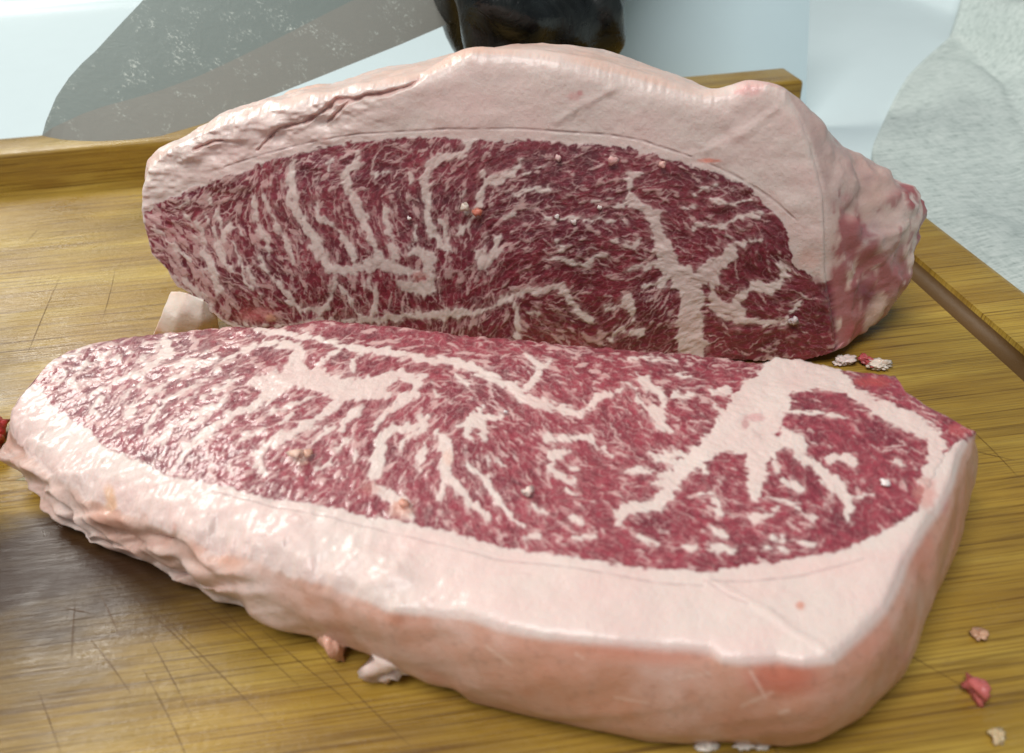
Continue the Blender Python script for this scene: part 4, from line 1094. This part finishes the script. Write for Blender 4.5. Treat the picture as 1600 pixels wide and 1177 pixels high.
# crumbs lying on the two cut faces
q0 = np.array([0, 0, 0.0325])
for k, (x, y, sz, c) in enumerate([(825, 772, 0.0017, (232, 206, 196)), (467, 716, 0.0022, (228, 190, 172)), (482, 712, 0.0017, (222, 172, 150)), (1382, 757, 0.0013, (236, 220, 216)), (790, 645, 0.0008, (240, 232, 228)), (632, 790, 0.0013, (220, 160, 140))]):
    scrap('fat_crumb', on_z(x, y, 0.0330), sz, c, 20+k, {0: 'cream fat crumb standing proud on plain lean meat of the steak', 1: 'larger of two peach crumbs together on the steak', 2: 'smaller of two peach crumbs together on the steak', 3: 'white crumb on the round muscle at the torn end of the steak', 5: 'orange tinted crumb on the stained fat patch of the steak'}.get(k, 'tiny pale fat crumb lying on the cut face of the steak'), 'crumb', 'crumbs on the steak', sub=2)
rp0 = on_z(1390, 575); ru = np.array([math.cos(ROAST_YAW), math.sin(ROAST_YAW), 0]); rb = np.array([-math.sin(ROAST_YAW), math.cos(ROAST_YAW), 0])
rv = np.array([0, 0, 1.0])*math.cos(ROAST_TILT)+rb*math.sin(ROAST_TILT); rn = np.cross(ru, rv)
for k, (x, y, sz, c) in enumerate([(957, 250, 0.0017, (222, 172, 168)), (727, 321, 0.0016, (226, 206, 190)), (747, 329, 0.0016, (216, 130, 110)), (871, 336, 0.0011, (232, 216, 210)), (937, 322, 0.0009, (232, 216, 210)), (898, 345, 0.0011, (226, 206, 200)),
                                   (1238, 499, 0.0017, (206, 190, 190)), (872, 245, 0.0012, (222, 180, 176)), (640, 340, 0.0009, (232, 216, 210)), (1034, 256, 0.0011, (222, 170, 160))]):
    scrap('fat_crumb', on_plane(x, y, rp0, rn)+rn*0.0006, sz, c, 40+k, {0: 'largest pink crumb on the dark lean meat of the roast face', 1: 'cream crumb beside an orange crumb on the roast face', 2: 'orange crumb beside a cream crumb on the roast face', 6: 'grey glistening crumb on the curled muscle of the roast'}.get(k, 'tiny pale fat crumb stuck to the upright cut face of the roast'), 'crumb', 'crumbs on the roast', up=rn, sub=2)
for k, (x, y, sz) in enumerate([(-4, 680, 0.0042), (-6, 706, 0.0048)]):
    scrap('meat_scrap', on_z(x, y), sz, (176, 44, 40), 70+k, ('upper', 'lower')[k]+' of two red meat scraps on the board beside the steak tip', 'meat scrap', flat=0.9, mat='lean')
scrap('shadow_chunk', (-0.215, 0.235, 0.0), 0.048, (150, 44, 44), 60, 'unseen dark red chunk added left of the steak to cast a shadow', 'meat chunk', flat=1.25, sub=5, mat='lean', stretch=(1.0, 1.0))  # added out of frame so its shadow falls on the left of the board

# ------------------------------------------------------------------ trimmed strip of fat leaning against the foot of the roast
def make_fat_strip():
    lo = [on_z(236, 528), on_z(268, 536), on_z(312, 533), on_z(345, 520)]
    up = [on_y(268, 452, 0.290), on_y(292, 456, 0.281), on_y(318, 470, 0.277), on_y(338, 482, 0.279)]
    n, m = 26, 22; V = []
    for i in range(n):
        t = i/(n-1)*3; k = min(int(t), 2); f = t-k; a = lo[k]*(1-f)+lo[k+1]*f; b = up[k]*(1-f)+up[k+1]*f
        for j in range(m):
            q = j/(m-1); p = a*(1-q)+b*q; p = p+np.array([0.10, -0.55, 0.25])*0.010*math.sin(math.pi*q)*(1-0.6*i/(n-1)); V.append(p)
    V = np.array(V); V += 0.0008*np.stack([fbm(V[:, 0]*180, V[:, 1]*180, V[:, 2]*180, seed=500+k) for k in range(3)], 1)
    V[:, 2] = np.maximum(V[:, 2], 0.0008)
    i, j = np.meshgrid(np.arange(n-1), np.arange(m-1), indexing='ij'); k = i*m+j
    F = np.stack([k, k+m, k+m+1, k+1], -1).reshape(-1, 4)
    kk = np.clip(0.35+0.6*fbm(V[:, 0]*90, V[:, 1]*90, V[:, 2]*90, seed=510), 0, 1)[:, None]
    C = lin(228, 216, 204)*(1-kk)+lin(222, 180, 156)*kk
    me = np_mesh('fat_strip', V, F, C); o = link_mesh('fat_strip', me, M['fat'])
    so = o.modifiers.new('thickness', 'SOLIDIFY'); so.thickness = 0.004; so.offset = -1
    sb = o.modifiers.new('round', 'SUBSURF'); sb.levels = 1; sb.render_levels = 1
    tag(o, 'curled strip of white fat leaning at the narrow foot of the roast', 'fat strip')
make_fat_strip()
for k, (x, y, sz, c, fl) in enumerate([(1318, 568, 0.0028, (226, 204, 196), .8), (1352, 568, 0.0030, (176, 78, 80), .9), (1376, 576, 0.0030, (230, 212, 196), .9)]):
    scrap('torn_scrap', on_z(x, y), sz*1.15, c, 90+k, ('white torn flap of fat', 'red torn shred of meat', 'crumbly cream tuft of fat', 'pale pink torn flap', 'small red torn shred', 'flat pale torn tag')[k]+' where the steak corner meets the roast', 'torn scrap', flat=fl*0.5, stretch=((1.2, 0.9), (0.8, 1.1))[k % 2], sub=4)
